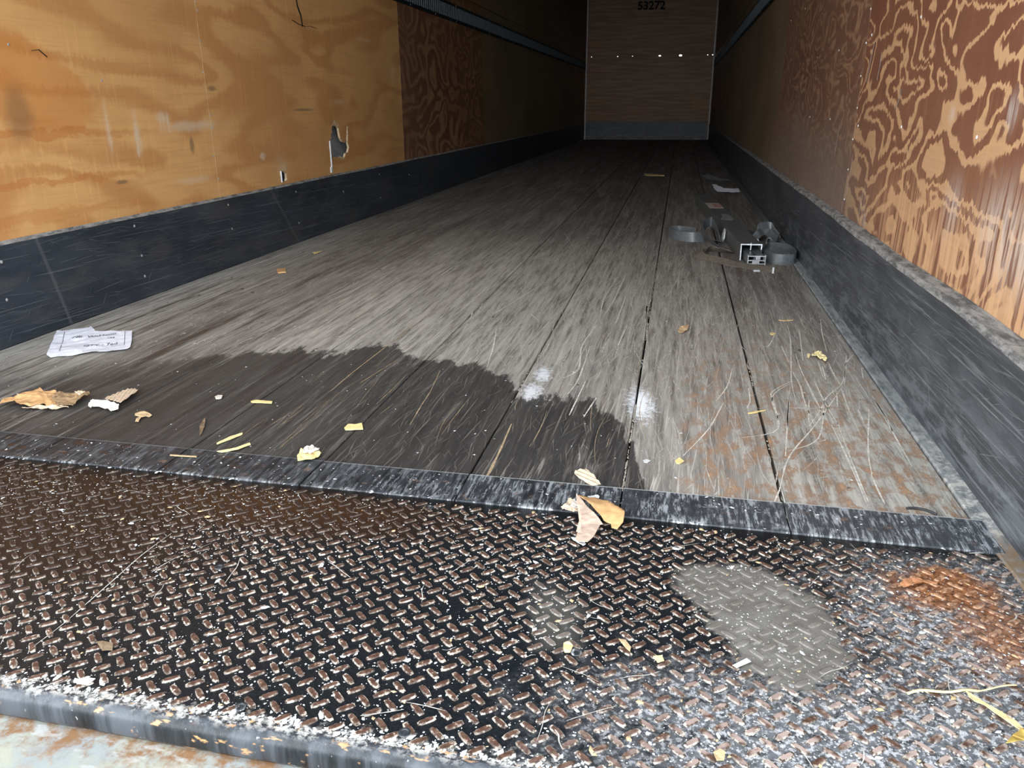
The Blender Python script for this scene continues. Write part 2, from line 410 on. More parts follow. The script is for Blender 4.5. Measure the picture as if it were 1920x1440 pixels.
# ------------------------------------------------------------------ scuff liner
def make_liner_mat(name, a=(0.016, 0.021, 0.030), b=(0.034, 0.041, 0.052), amt=0.6, heavy=False):
    n = NT(name)
    V = n.vec(n.add(n.Y, n.X), n.Z, 0.0)
    g = n.noise(n.mp(V, (2.2, 5, 1)), 1, 5, 0.65)
    col = n.mix(n.sm(g, 0.35, 0.65), a, b)
    sc = None
    for i, (rot, s_, th) in enumerate([(0.02, (2.2, 260, 1), 0.62), (-0.05, (5, 320, 1), 0.65), (0.12, (6, 240, 1), 0.66), (-0.9, (8, 120, 1), 0.70), (0.35, (9, 260, 1), 0.69)]):
        q = n.sm(n.noise(n.rs(V, rot, s_, 2.3*i+1), 1, 2, 0.5), th, th+0.06)
        sc = q if sc is None else n.mx(sc, q)
    col = n.mix(n.mul(sc, amt*0.45), col, (0.20, 0.22, 0.23))
    if heavy:
        h = n.noise(n.mp(V, (7, 26, 1), (3, 3, 0)), 1, 5, 0.7)
        low = n.sm(n.add(n.Z, n.mul(n.sub(g, 0.5), 0.22)), 0.20, 0.06)
        rear = n.sm(n.Y, 4.0, 1.8)
        col = n.mix(n.mul(n.mul(n.sm(h, 0.48, 0.60), low), 0.5), col, (0.17, 0.19, 0.20))
        col = n.mix(n.mul(n.mul(n.sm(h, 0.40, 0.62), rear), 0.30), col, (0.12, 0.135, 0.15))
        fl = n.noise(n.mp(V, (1.8, 90, 1), (8, 8, 0)), 1, 5, 0.7)
        col = n.mix(n.mul(n.mul(n.sm(fl, 0.56, 0.64), n.sm(n.Y, 3.6, 1.6)), 0.32), col, (0.30, 0.32, 0.33))
    else:
        br = n.noise(n.mp(V, (3, 9, 1), (5, 1, 0)), 1, 4, 0.6)
        col = n.mix(n.mul(n.sm(br, 0.50, 0.66), 0.5), col, (0.060, 0.058, 0.055))
        # scrape marks slanting across the plastic
        for (y, dy, wv, a_) in [(2.13, -0.25, 0.010, 0.35), (3.78, -0.8, 0.018, 0.30), (5.9, 0.1, 0.02, 0.2)]:
            d = n.m('ABSOLUTE', n.sub(n.sub(n.Y, y), n.mul(n.Z, dy)))
            col = n.mix(n.mul(n.sm(d, wv, wv*0.3), a_), col, (0.11, 0.12, 0.125))
    n.bump(n.add(g, n.mul(sc, -0.3)), 0.15, 0.004)
    return n.fin(col, n.fmix(g, 0.36, 0.60), 0.45)

def make_ledge_mat():
    n = NT('dusty_ledge')
    V = n.vec(n.add(n.Y, n.X), n.Z, 0.0)
    g = n.noise(n.mp(n.P, (70, 16, 50)), 1, 5, 0.7)
    c = n.mix(n.sm(g, 0.35, 0.62), (0.085, 0.085, 0.083), (0.27, 0.26, 0.245))
    c = n.mix(n.mul(n.sm(n.noise(n.mp(V, (90, 60, 1)), 1, 2, 0.5), 0.60, 0.68), 0.5), c, (0.05, 0.05, 0.05))
    return n.fin(c, 0.85, 0.2)

def make_sill_mat():
    n = NT('pale_paint_rusted_sill')
    P = n.P
    a = n.noise(n.mp(P, (9, 9, 5)), 1, 6, 0.7)
    b = n.noise(n.mp(P, (34, 34, 5), (4, 0, 0)), 1, 5, 0.7)
    c = n.mix(n.sm(a, 0.36, 0.62), (0.235, 0.26, 0.26), (0.32, 0.315, 0.245))
    c = n.mix(n.mul(n.sm(b, 0.54, 0.66), 0.35), c, (0.30, 0.20, 0.12))
    nearn = n.sm(n.add(n.Y, n.mul(n.sub(b, 0.5), 0.09)), 0.575, 0.618)
    c = n.mix(n.mul(nearn, n.sm(b, 0.36, 0.60)), c, (0.19, 0.10, 0.045))
    c = n.mix(n.mul(n.sm(a, 0.62, 0.70), 0.7), c, (0.36, 0.38, 0.39))
    c = n.mix(n.mul(n.sm(n.noise(n.mp(P, (20, 50, 5), (1, 8, 0)), 1, 3, 0.6), 0.60, 0.66), 0.4), c, (0.42, 0.42, 0.41))
    n.bump(b, 0.2, 0.003)
    return n.fin(c, 0.6, 0.4)

# traced outlines, world metres (x, y)
DATA = {
'paper':[(-1.91,2.035),(-1.862,2.056),(-1.841,2.084),(-1.833,2.085),(-1.844,2.107),(-1.785,2.055),(-1.762,2.054),(-1.741,2.063),(-1.697,2.068),(-1.668,2.076),(-1.581,1.954),(-1.557,1.917),(-1.553,1.9),(-1.587,1.878),(-1.623,1.859),(-1.642,1.843),(-1.688,1.818),(-1.724,1.794),(-1.745,1.805),(-1.75,1.809)],
'paper_lines':[(-1.877,2.032),(-1.732,1.839),(-1.683,2.062),(-1.59,1.934),(-1.59,1.934),(-1.619,1.915)],
'paper_text':[(-1.798,1.97),(-1.693,2.034),(-1.698,1.895),(-1.624,1.948),(-1.683,1.98),(-1.667,1.992),(-1.812,1.987),(-1.705,2.05)],
'kraft':[(-1.545,1.421),(-1.557,1.457),(-1.551,1.489),(-1.537,1.511),(-1.525,1.534),(-1.498,1.515),(-1.489,1.523),(-1.474,1.529),(-1.454,1.52),(-1.43,1.525),(-1.424,1.532),(-1.415,1.547),(-1.4,1.534),(-1.395,1.544),(-1.383,1.534),(-1.38,1.522),(-1.384,1.518),(-1.378,1.492),(-1.371,1.469),(-1.365,1.455),(-1.383,1.452),(-1.4,1.443),(-1.421,1.445),(-1.445,1.455),(-1.453,1.442),(-1.467,1.433),(-1.487,1.43),(-1.523,1.446),(-1.544,1.439)],
'corr_a':[(-1.352,1.49),(-1.358,1.51),(-1.324,1.511),(-1.272,1.494),(-1.253,1.465),(-1.267,1.457),(-1.29,1.467),(-1.323,1.472),(-1.325,1.463),(-1.335,1.467)],
'corr_b':[(-1.332,1.521),(-1.336,1.539),(-1.329,1.569),(-1.32,1.59),(-1.303,1.594),(-1.286,1.583),(-1.278,1.547),(-1.273,1.52),(-1.267,1.5),(-1.272,1.496),(-1.309,1.513)],
'leaf_a':[(-1.203,1.456),(-1.203,1.47),(-1.194,1.478),(-1.181,1.472),(-1.16,1.459),(-1.157,1.448),(-1.169,1.449),(-1.175,1.442),(-1.165,1.417),(-1.174,1.418),(-1.184,1.438),(-1.183,1.446),(-1.197,1.449)],
'splinter':[(-0.98,1.585),(-0.972,1.595),(-0.928,1.595),(-0.922,1.581),(-0.952,1.58),(-0.974,1.578)],
'straw_a':[(-0.924,1.344),(-0.914,1.38),(-0.898,1.405),(-0.894,1.397),(-0.906,1.367),(-0.92,1.339)],
'straw_b':[(-0.897,1.302),(-0.868,1.326),(-0.853,1.356),(-0.846,1.347),(-0.86,1.321),(-0.884,1.3)],
'dark_leaf':[(-0.978,1.367),(-1.011,1.418),(-1.028,1.462),(-1.027,1.468),(-1.0,1.42),(-0.985,1.386)],
'yellow_chip':[(-0.688,1.47),(-0.689,1.493),(-0.673,1.494),(-0.66,1.504),(-0.644,1.471),(-0.659,1.467),(-0.681,1.46)],
'torn_bit':[(-0.719,1.305),(-0.725,1.338),(-0.704,1.342),(-0.676,1.328),(-0.675,1.318),(-0.683,1.297),(-0.692,1.289),(-0.707,1.284)],
'grey_bit':[(-1.083,1.596),(-1.081,1.607),(-1.067,1.605),(-1.06,1.587),(-1.072,1.583)],
'straw_c':[(-0.983,1.269),(-0.925,1.273),(-0.922,1.268),(-0.98,1.264)],
'corr_c':[(-0.159,1.348),(-0.157,1.359),(-0.142,1.367),(-0.135,1.364),(-0.125,1.352),(-0.115,1.332),(-0.104,1.309),(-0.107,1.303),(-0.122,1.302),(-0.128,1.307),(-0.139,1.32),(-0.147,1.326),(-0.157,1.339)],
'card_brown':[(-0.136,1.227),(-0.131,1.232),(-0.119,1.228),(-0.102,1.224),(-0.084,1.216),(-0.072,1.202),(-0.056,1.192),(-0.051,1.18),(-0.052,1.156),(-0.06,1.137),(-0.07,1.139),(-0.072,1.148),(-0.084,1.152),(-0.096,1.169),(-0.115,1.194),(-0.129,1.214)],
'card_print':[(-0.139,1.212),(-0.132,1.201),(-0.113,1.171),(-0.094,1.148),(-0.084,1.129),(-0.088,1.128),(-0.091,1.112),(-0.095,1.093),(-0.103,1.078),(-0.115,1.077),(-0.123,1.079),(-0.122,1.107),(-0.12,1.124),(-0.126,1.151),(-0.13,1.165),(-0.133,1.176)],
'card_torn':[(-0.163,1.194),(-0.157,1.203),(-0.154,1.235),(-0.148,1.226),(-0.139,1.211),(-0.132,1.197),(-0.131,1.183),(-0.14,1.179),(-0.147,1.18),(-0.157,1.187)],
'white_a':[(-0.122,1.248),(-0.11,1.253),(-0.104,1.257),(-0.101,1.251),(-0.103,1.24),(-0.114,1.241)],
'white_b':[(-0.133,1.103),(-0.126,1.106),(-0.119,1.099),(-0.111,1.099),(-0.107,1.088),(-0.111,1.084),(-0.12,1.091)],
'dry_leaf':[(0.033,2.422),(0.044,2.46),(0.069,2.485),(0.063,2.416),(0.044,2.371),(0.035,2.388)],
'chip_a':[(-0.031,1.431),(-0.025,1.437),(-0.016,1.432),(-0.022,1.421),(-0.029,1.422)],
'chip_b':[(0.032,1.441),(0.041,1.459),(0.05,1.442),(0.041,1.427),(0.035,1.429)],
'leaf_scrap':[(0.4,2.195),(0.419,2.241),(0.434,2.218),(0.441,2.178),(0.433,2.151),(0.424,2.166),(0.411,2.189)],
'chip_c':[(0.394,2.22),(0.4,2.228),(0.402,2.213),(0.395,2.188),(0.392,2.194)],
'straw_d':[(0.195,1.733),(0.215,1.747),(0.238,1.761),(0.237,1.756),(0.215,1.738),(0.196,1.727)],
'chip_d':[(0.314,2.432),(0.323,2.439),(0.332,2.431),(0.322,2.411),(0.314,2.415)],
'twig':[(0.358,2.599),(0.376,2.6),(0.407,2.612),(0.405,2.6),(0.374,2.586),(0.358,2.592)],
'stalk_path':[(0.311,0.828),(0.332,0.838),(0.362,0.842),(0.383,0.848),(0.4,0.852),(0.428,0.864),(0.446,0.871),(0.451,0.86)],
'blade':[(0.379,0.842),(0.382,0.839),(0.39,0.831),(0.398,0.821),(0.411,0.809),(0.419,0.8),(0.422,0.789),(0.426,0.779),(0.424,0.779),(0.419,0.784),(0.411,0.794),(0.401,0.807),(0.392,0.82),(0.383,0.824),(0.379,0.832)],
'leaf_br':[(0.394,0.761),(0.404,0.773),(0.417,0.784),(0.426,0.789),(0.431,0.784),(0.424,0.775),(0.415,0.768),(0.402,0.762)],
'red_leaf':[(0.358,1.061),(0.367,1.074),(0.381,1.084),(0.398,1.081),(0.416,1.08),(0.413,1.076),(0.394,1.076),(0.376,1.063),(0.362,1.055)],
'hose_path':[(0.433,1.32),(0.448,1.323),(0.462,1.32),(0.47,1.314),(0.478,1.306)],
'ybit_a':[(-0.108,0.84),(-0.102,0.845),(-0.095,0.838),(-0.097,0.824),(-0.104,0.823),(-0.107,0.829)],
'ybit_b':[(-0.037,0.863),(-0.028,0.863),(-0.02,0.849),(-0.021,0.841),(-0.027,0.847)],
'ybit_c':[(0.009,0.837),(0.02,0.841),(0.023,0.831),(0.015,0.827)],
'ybit_d':[(0.079,0.691),(0.086,0.697),(0.092,0.694),(0.09,0.682),(0.082,0.68)],
'white_tape':[(0.108,0.841),(0.127,0.858),(0.132,0.853),(0.113,0.837)],
'brown_scrap':[(-0.72,0.722),(-0.712,0.725),(-0.695,0.723),(-0.687,0.711),(-0.701,0.709)],
'white_c':[(-0.694,0.653),(-0.684,0.66),(-0.672,0.66),(-0.674,0.648),(-0.689,0.648)],
'chip_e':[(-1.695,3.079),(-1.667,3.103),(-1.626,3.031),(-1.653,3.008)],
'splint_b':[(-1.725,3.495),(-1.694,3.548),(-1.692,3.454)],
'far_stick':[(-0.334,8.364),(-0.123,8.208),(-0.125,8.107),(-0.267,8.113),(-0.321,8.157)],
'far_paper':[(0.303,7.157),(0.341,7.124),(0.389,6.822),(0.507,6.821),(0.501,6.554),(0.342,6.53),(0.308,6.724)],
'far_film':[(0.24,8.155),(0.316,8.317),(0.397,7.796),(0.507,7.678),(0.388,7.575),(0.28,7.78)],
's_left':[(-0.025,4.291),(0.026,4.188),(0.069,4.142),(0.103,4.134),(0.142,4.194),(0.181,4.201),(0.235,4.17)],
's_arch':[(0.284,4.0),(0.213,4.14),(0.17,4.267),(0.199,4.357),(0.223,4.304),(0.236,4.197)],
's_floor':[(0.288,3.86),(0.241,3.852),(0.194,3.843),(0.146,3.835),(0.107,3.828),(0.095,3.684),(0.142,3.639),(0.213,3.581),(0.28,3.486),(0.349,3.471),(0.396,3.415),(0.422,3.367),(0.471,3.42)],
's_right':[(0.416,3.667),(0.438,3.562),(0.472,3.577),(0.508,3.583),(0.553,3.607),(0.599,3.76),(0.591,3.867),(0.539,3.903),(0.48,3.893),(0.417,3.837)],
's_bund':[(0.403,4.335),(0.417,4.201),(0.449,4.18),(0.493,4.213),(0.533,4.274),(0.562,4.306),(0.485,4.134),(0.462,4.105)],
'ring':[(0.252,4.095),(0.261,4.283)],
'hook':[(0.489,4.135),(0.545,4.303),(0.423,3.385),(0.364,3.446)],
'flange_in':[(0.53,2.606),(0.531,2.116),(0.527,1.738),(0.531,1.328)],
'flange_out':[(0.579,2.954),(0.581,2.487),(0.567,1.925),(0.569,1.686),(0.566,1.303)],
'scratches':[[(0.38,2.545),(0.37,2.389),(0.344,2.162),(0.323,1.985),(0.313,1.817)],[(0.365,2.233),(0.36,2.102),(0.36,1.992),(0.361,1.925),(0.364,1.797),(0.369,1.695)],[(0.38,1.996),(0.381,1.854),(0.384,1.762),(0.389,1.693)],[(0.443,2.165),(0.439,2.072),(0.441,1.974)],[(0.441,1.974),(0.392,1.88),(0.364,1.791),(0.322,1.68)],[(0.441,1.974),(0.463,2.047),(0.486,2.157),(0.525,2.254)],[(0.322,1.985),(0.269,1.901),(0.26,1.855),(0.261,1.744),(0.253,1.667)],[(0.313,1.936),(0.291,1.783),(0.275,1.671)],[(0.417,2.176),(0.408,2.03)],[(0.421,2.129),(0.411,2.013)],[(0.503,1.908),(0.501,1.823),(0.5,1.735),(0.495,1.683)],[(0.438,1.953),(0.427,1.787)],[(0.336,2.06),(0.34,1.954),(0.335,1.845),(0.335,1.693)],[(0.346,1.847),(0.325,1.707)],[(0.294,1.79),(0.364,1.797),(0.408,1.8)],[(0.497,2.645),(0.473,2.457),(0.456,2.267)],[(0.41,2.497),(0.376,2.168)],[(0.335,2.307),(0.335,2.144)],[(0.421,1.917),(0.406,1.817)],[(0.522,2.132),(0.508,2.041)],[(0.449,1.808),(0.446,1.725)],[(0.33,2.431),(0.295,2.29),(0.274,2.305)],[(0.195,1.765),(0.207,1.821),(0.21,1.91)],[(0.263,1.539),(0.333,1.619),(0.381,1.851)],[(0.226,1.366),(0.26,1.511),(0.342,1.704),(0.444,1.967)],[(0.172,1.588),(0.254,1.655),(0.261,1.853),(0.321,1.972)],[(0.209,1.305),(0.226,1.366)],[(0.502,1.912),(0.5,1.79),(0.494,1.65),(0.49,1.504)],[(0.372,1.699),(0.373,1.516),(0.37,1.336)],[(0.388,1.723),(0.377,1.466),(0.374,1.337)],[(0.403,1.455),(0.401,1.378),(0.401,1.336)],[(0.476,1.82),(0.422,1.57),(0.405,1.455)],[(0.504,2.242),(0.451,1.983)],[(0.309,1.915),(0.252,1.51)],[(0.371,1.283),(0.367,1.197)],[(0.395,1.281),(0.393,1.214)],[(0.492,1.307),(0.489,1.193)],[(0.227,1.351),(0.226,1.199)],[(0.493,1.188),(0.525,1.197)],[(0.143,1.793),(0.104,1.626),(0.048,1.471)],[(0.18,2.065),(0.158,1.913),(0.126,1.802)],[(-0.82,1.693),(-0.823,1.845),(-0.816,2.156),(-0.806,2.431),(-0.8,2.797)],[(-0.553,1.521),(-0.565,1.64),(-0.573,1.74),(-0.596,1.901)],[(-0.771,1.763),(-0.741,1.975)],[(-0.226,2.538),(-0.235,2.819),(-0.216,3.201)],[(-0.215,2.54),(-0.198,2.8),(-0.186,3.239)],[(-0.166,2.465),(-0.16,2.859)],[(-0.141,2.213),(-0.128,2.452)],[(-0.26,1.898),(-0.229,1.984),(-0.245,2.194),(-0.226,2.434)],[(-0.232,1.781),(-0.219,1.906),(-0.221,2.199)],[(-0.708,2.142),(-0.703,2.408)],[(-0.71,2.538),(-0.706,3.114)],[(-0.59,2.493),(-0.509,2.963)],[(-0.477,1.952),(-0.504,2.146),(-0.538,2.337)],[(-0.892,2.415),(-0.905,2.573)],[(-0.464,2.538),(-0.422,2.459)],[(-0.209,1.646),(-0.199,1.884)],[(-0.175,1.642),(-0.159,1.772)],[(-0.863,2.183),(-0.859,2.23)],[(-1.012,2.156),(-0.992,2.154)]],
'scr_thick':[(-0.33,1.571),(-0.325,1.44),(-0.323,1.326),(-0.326,1.217)],
'plate_scr':[[(-0.794,0.996),(-0.8,0.929),(-0.798,0.864),(-0.796,0.796),(-0.795,0.746),(-0.799,0.697)],[(-0.713,0.653),(-0.73,0.636)]],
}

# ------------------------------------------------------------------ object helpers
def link(name, me, mats=(), parent=None):
    o = bpy.data.objects.new(name, me)
    COL.objects.link(o)
    if me is not None:
        for m_ in mats:
            if m_.name not in [q.name for q in me.materials if q]: me.materials.append(m_)
    if parent is not None: o.parent = parent
    return o
def from_bm(name, bm, mats, parent=None, smooth=False):
    me = bpy.data.meshes.new(name)
    bm.normal_update()
    bm.to_mesh(me)
    bm.free()
    if smooth:
        for p in me.polygons: p.use_smooth = True
    return link(name, me, mats if isinstance(mats, (list, tuple)) else (mats,), parent)
def from_lists(name, V, F, mats, parent=None, idx=None, smooth=False):
    me = bpy.data.meshes.new(name)
    me.from_pydata(V, [], F)
    if idx: me.polygons.foreach_set('material_index', idx)
    if smooth: me.polygons.foreach_set('use_smooth', [True]*len(F))
    me.update()
    return link(name, me, mats if isinstance(mats, (list, tuple)) else (mats,), parent)
def empty(name, loc=(0, 0, 0)):
    o = bpy.data.objects.new(name, None)
    o.empty_display_size = 0.05
    o.location = loc
    COL.objects.link(o)
    return o
def place(o, parent):                      # parent while keeping world coordinates of the mesh
    o.parent = parent
    o.matrix_parent_inverse = Matrix.Translation(parent.location).inverted()
    return o
def tag(o, label, cat, group=None, kind=None):
    o['label'] = label
    o['category'] = cat
    if group: o['group'] = group
    if kind: o['kind'] = kind
    return o
def struct(o):
    o['kind'] = 'structure'
    return o
def box(bm, x0, x1, y0, y1, z0, z1, mi=0, bev=0.0):
    r = bmesh.ops.create_cube(bm, size=1.0)
    vs = r['verts']
    for v in vs:
        v.co = Vector(((x0+x1)/2+v.co.x*(x1-x0), (y0+y1)/2+v.co.y*(y1-y0), (z0+z1)/2+v.co.z*(z1-z0)))
    fs = list({f for v in vs for f in v.link_faces})
    for f in fs: f.material_index = mi
    if bev:
        bmesh.ops.bevel(bm, geom=list({e for v in vs for e in v.link_edges}), offset=bev, segments=2, affect='EDGES', profile=0.5)
    return fs
def extrude_y(prof, ys, fn=None):
    """closed (x,z) profile swept along y; fn(i,x,y,z) may displace"""
    V, F = [], []
    k = len(prof)
    for y in ys:
        for i, (x, z) in enumerate(prof):
            V.append(fn(i, x, y, z) if fn else (x, y, z))
    for j in range(len(ys)-1):
        for i in range(k):
            a, b = j*k+i, j*k+(i+1) % k
            F.append((a, b, b+k, a+k))
    F.append(tuple(range(k-1, -1, -1)))
    F.append(tuple((len(ys)-1)*k+i for i in range(k)))
    return V, F
def fixn(o):
    bm = bmesh.new()
    bm.from_mesh(o.data)
    bmesh.ops.recalc_face_normals(bm, faces=bm.faces)
    bm.to_mesh(o.data)
    bm.free()
    return o
def sheet(name, outline, mats, z=0.002, th=0.0006, step=0.01, amp=0.002, zf=None, parent=None, seed=0, flute=None, smooth=False):
    """flat scrap cut to an outline; crumpled by amp, lifted by zf(u,v), or fluted (dir, pitch, height)"""
    cx = sum(p[0] for p in outline)/len(outline)
    cy = sum(p[1] for p in outline)/len(outline)
    bm = bmesh.new()
    vs = [bm.verts.new((p[0]-cx, p[1]-cy, 0)) for p in outline]
    es = [bm.edges.new((vs[i], vs[(i+1) % len(vs)])) for i in range(len(vs))]
    bmesh.ops.triangle_fill(bm, edges=es, use_beauty=True)
    R_ = max(math.hypot(v.co.x, v.co.y) for v in bm.verts)
    def cuts(d, st):
        k = int(R_/st)+1
        for i in range(-k, k+1):
            bmesh.ops.bisect_plane(bm, geom=bm.verts[:]+bm.edges[:]+bm.faces[:], plane_co=Vector(d)*st*i, plane_no=Vector(d))
    st = max(step, R_/14)
    if flute:
        a, pitch, h = flute
        d = (math.cos(a), math.sin(a), 0)
        cuts(d, pitch/4)
        cuts((-d[1], d[0], 0), max(st, pitch*2))
    else:
        cuts((1, 0, 0), st)
        cuts((0, 1, 0), st)
    bmesh.ops.remove_doubles(bm, verts=bm.verts, dist=1e-5)
    for v in bm.verts:
        x, y = v.co.x, v.co.y
        q = mn.noise(Vector((x/R_*3+seed, y/R_*3, seed)))*0.6+mn.noise(Vector((x/R_*8+seed, y/R_*8, seed+5)))*0.4
        zz = amp*(q+0.7)
        if flute: zz += flute[2]*(0.5+0.5*math.sin((x*d[0]+y*d[1])/flute[1]*2*math.pi))
        if zf: zz += zf(x/R_, y/R_)
        v.co.z = max(zz, 0.0)
    bmesh.ops.recalc_face_normals(bm, faces=bm.faces)
    for f in bm.faces:
        if f.normal.z < 0: f.normal_flip()
    ext = bmesh.ops.extrude_face_region(bm, geom=bm.faces[:])
    for g in ext['geom']:
        if isinstance(g, bmesh.types.BMVert): g.co.z += th
    bmesh.ops.recalc_face_normals(bm, faces=bm.faces)
    o = from_bm(name, bm, mats, None, smooth)
    o.location = (cx, cy, z)
    if parent is not None: place(o, parent)
    return o
def tube(pts, r, k=6, closed=False):
    bm = bmesh.new()
    P = [Vector(p) for p in pts]
    rings = []
    for i, p in enumerate(P):
        a = P[max(i-1, 0)] if not closed else P[i-1]
        b = P[min(i+1, len(P)-1)] if not closed else P[(i+1) % len(P)]
        t = (b-a).normalized()
        up = Vector((0, 0, 1)) if abs(t.z) < 0.9 else Vector((1, 0, 0))
        s = t.cross(up).normalized()
        u = s.cross(t)
        rr = r[i] if isinstance(r, (list, tuple)) else r
        rings.append([bm.verts.new(p+(s*math.cos(2*math.pi*j/k)+u*math.sin(2*math.pi*j/k))*rr) for j in range(k)])
    n_ = len(rings)
    for i in range(n_ if closed else n_-1):
        A, B = rings[i], rings[(i+1) % n_]
        for j in range(k): bm.faces.new((A[j], A[(j+1) % k], B[(j+1) % k], B[j]))
    if not closed:
        bm.faces.new(rings[0]); bm.faces.new(rings[-1])
    bmesh.ops.recalc_face_normals(bm, faces=bm.faces)
    return bm
def smooth_path(pts, n_=6):
    """Catmull-Rom through tuples of any length"""
    P = [tuple(p) for p in pts]
    out = []
    for i in range(len(P)-1):
        p0, p1, p2, p3 = P[max(i-1, 0)], P[i], P[i+1], P[min(i+2, len(P)-1)]
        for k in range(n_):
            t = k/n_
            out.append(tuple(0.5*(2*b+(-a+c)*t+(2*a-5*b+4*c-d)*t*t+(-a+3*b-3*c+d)*t**3) for a, b, c, d in zip(p0, p1, p2, p3)))
    out.append(P[-1])
    return out
def ribbon(name, pts, width, th, mat, parent):
    """webbing: pts are (x, y, z, tilt) with tilt 0 = lying flat, pi/2 = standing on edge; z is the lower edge"""
    S = smooth_path(pts, 12)
    bm = bmesh.new()
    rows = []
    for i, p in enumerate(S):
        a, b = S[max(i-1, 0)], S[min(i+1, len(S)-1)]
        t = Vector((b[0]-a[0], b[1]-a[1], (b[2]-a[2])*0.5))
        if t.length < 1e-6: t = Vector((1, 0, 0))
        t.normalize()
        side = Vector((-t.y, t.x, 0))
        if side.length < 1e-4: side = Vector((0, 1, 0))
        side.normalize()
        w = side*math.cos(p[3])+Vector((0, 0, 1))*math.sin(p[3])
        nn = t.cross(w).normalized()*th/2
        base = Vector((p[0], p[1], max(p[2], 0.001)+abs(nn.z)))
        e = base+w*width
        rows.append([bm.verts.new(q) for q in (base+nn, (base+e)/2+nn*1.3, e+nn, e-nn, (base+e)/2-nn*1.3, base-nn)])
    for i in range(len(rows)-1):
        for j in range(6):
            bm.faces.new((rows[i][j], rows[i][(j+1) % 6], rows[i+1][(j+1) % 6], rows[i+1][j]))
    bm.faces.new(rows[0]); bm.faces.new(rows[-1])
    bmesh.ops.recalc_face_normals(bm, faces=bm.faces)
    o = from_bm(name, bm, mat, None, False)
    return place(o, parent)
def dome_lists(V, F, c, ax, r, h, k=6):
    """a low screw head at c, facing axis ax (unit vector)"""
    a = Vector(ax)
    s = a.orthogonal().normalized()
    t = a.cross(s)
    b = len(V)
    c = Vector(c)
    for rr, hh in ((r, 0.0), (r*0.8, h*0.7)):
        for j in range(k):
            an = 2*math.pi*j/k
            V.append(tuple(c+(s*math.cos(an)+t*math.sin(an))*rr+a*hh))
    V.append(tuple(c+a*h))
    for j in range(k):
        j2 = (j+1) % k
        F.append((b+j, b+j2, b+k+j2, b+k+j))
        F.append((b+k+j, b+k+j2, b+2*k))
def text_mesh(name, body, size, depth, mat, width=None, bold=0.0):
    c = bpy.data.curves.new(name, 'FONT')
    c.body = body
    c.size = size
    c.extrude = depth
    c.offset = bold
    c.align_x = 'CENTER'
    c.align_y = 'CENTER'
    c.resolution_u = 3
    t = bpy.data.objects.new(name+'_src', c)
    COL.objects.link(t)
    bpy.context.view_layer.update()
    dg = bpy.context.evaluated_depsgraph_get()
    me = bpy.data.meshes.new_from_object(t.evaluated_get(dg))
    bpy.data.objects.remove(t)
    me.name = name
    if width:
        xs = [v.co.x for v in me.vertices]
        k = width/(max(xs)-min(xs))
        for v in me.vertices: v.co.x *= k
    me.materials.clear()
    return link(name, me, (mat,))

# ------------------------------------------------------------------ materials
M_floor = make_floor_mat()
M_plate = make_plate_mat()
M_lug_top = make_lug_mat(False)
M_lug_rim = make_lug_mat(True)
M_thr = make_threshold_mat()
M_liner_l = make_liner_mat('navy_scuff_liner')
M_liner_r = make_liner_mat('grey_scraped_scuff_liner', (0.030, 0.034, 0.041), (0.058, 0.063, 0.071), 1.0, True)
M_liner_b = make_liner_mat('front_scuff_liner', (0.010, 0.015, 0.022), (0.045, 0.052, 0.065), 0.8, True)
M_ledge = make_ledge_mat()
M_sill = make_sill_mat()
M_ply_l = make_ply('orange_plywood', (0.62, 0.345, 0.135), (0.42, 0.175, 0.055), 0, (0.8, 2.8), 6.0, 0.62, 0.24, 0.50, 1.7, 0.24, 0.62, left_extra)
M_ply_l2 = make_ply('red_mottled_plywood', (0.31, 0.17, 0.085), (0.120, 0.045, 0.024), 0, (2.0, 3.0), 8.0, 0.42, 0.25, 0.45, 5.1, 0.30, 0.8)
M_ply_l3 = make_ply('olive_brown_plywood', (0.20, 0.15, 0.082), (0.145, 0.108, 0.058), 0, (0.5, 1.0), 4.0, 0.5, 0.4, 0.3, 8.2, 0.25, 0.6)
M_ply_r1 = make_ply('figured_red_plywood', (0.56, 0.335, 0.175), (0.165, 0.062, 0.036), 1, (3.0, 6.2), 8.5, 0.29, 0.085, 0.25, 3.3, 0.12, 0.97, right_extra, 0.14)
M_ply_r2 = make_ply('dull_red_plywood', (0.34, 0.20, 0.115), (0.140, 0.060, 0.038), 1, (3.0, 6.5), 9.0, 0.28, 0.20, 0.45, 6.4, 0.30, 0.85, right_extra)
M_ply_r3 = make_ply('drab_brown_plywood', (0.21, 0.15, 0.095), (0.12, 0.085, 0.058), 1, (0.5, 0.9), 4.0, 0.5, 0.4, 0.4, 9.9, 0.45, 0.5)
def back_extra(n, col, V, ver, big):
    V3 = n.vec(n.X, n.Z, 0.0)
    h = n.noise(n.mp(V3, (1.6, 22, 1)), 1, 5, 0.65)
    c = n.mix(n.sm(h, 0.38, 0.62), (0.130, 0.054, 0.022), (0.215, 0.105, 0.040))
    return c
M_ply_b = make_ply('front_wall_plywood', (0.5, 0.24, 0.1), (0.3, 0.12, 0.05), 2, (0.6, 3.0), 4.0, 0.5, 0.2, 0.3, 2.2, 0.0, 0.5, back_extra)
M_dark = plain('grime_black', (0.010, 0.010, 0.011), 0.9, 0.2)
M_skin = plain('grey_outer_skin', (0.34, 0.35, 0.36), 0.5, 0.4)
M_steel_dk = plain('dark_blue_steel_track', (0.012, 0.017, 0.025), 0.6, 0.3, 0.2)
M_rib = plain('zinc_slot_rib', (0.055, 0.070, 0.085), 0.6, 0.3, 0.2)
M_zinc = plain('bright_zinc', (0.62, 0.65, 0.67), 0.35, 0.5, 0.8)
M_white_metal = plain('white_metal', (0.78, 0.82, 0.86), 0.4, 0.5)
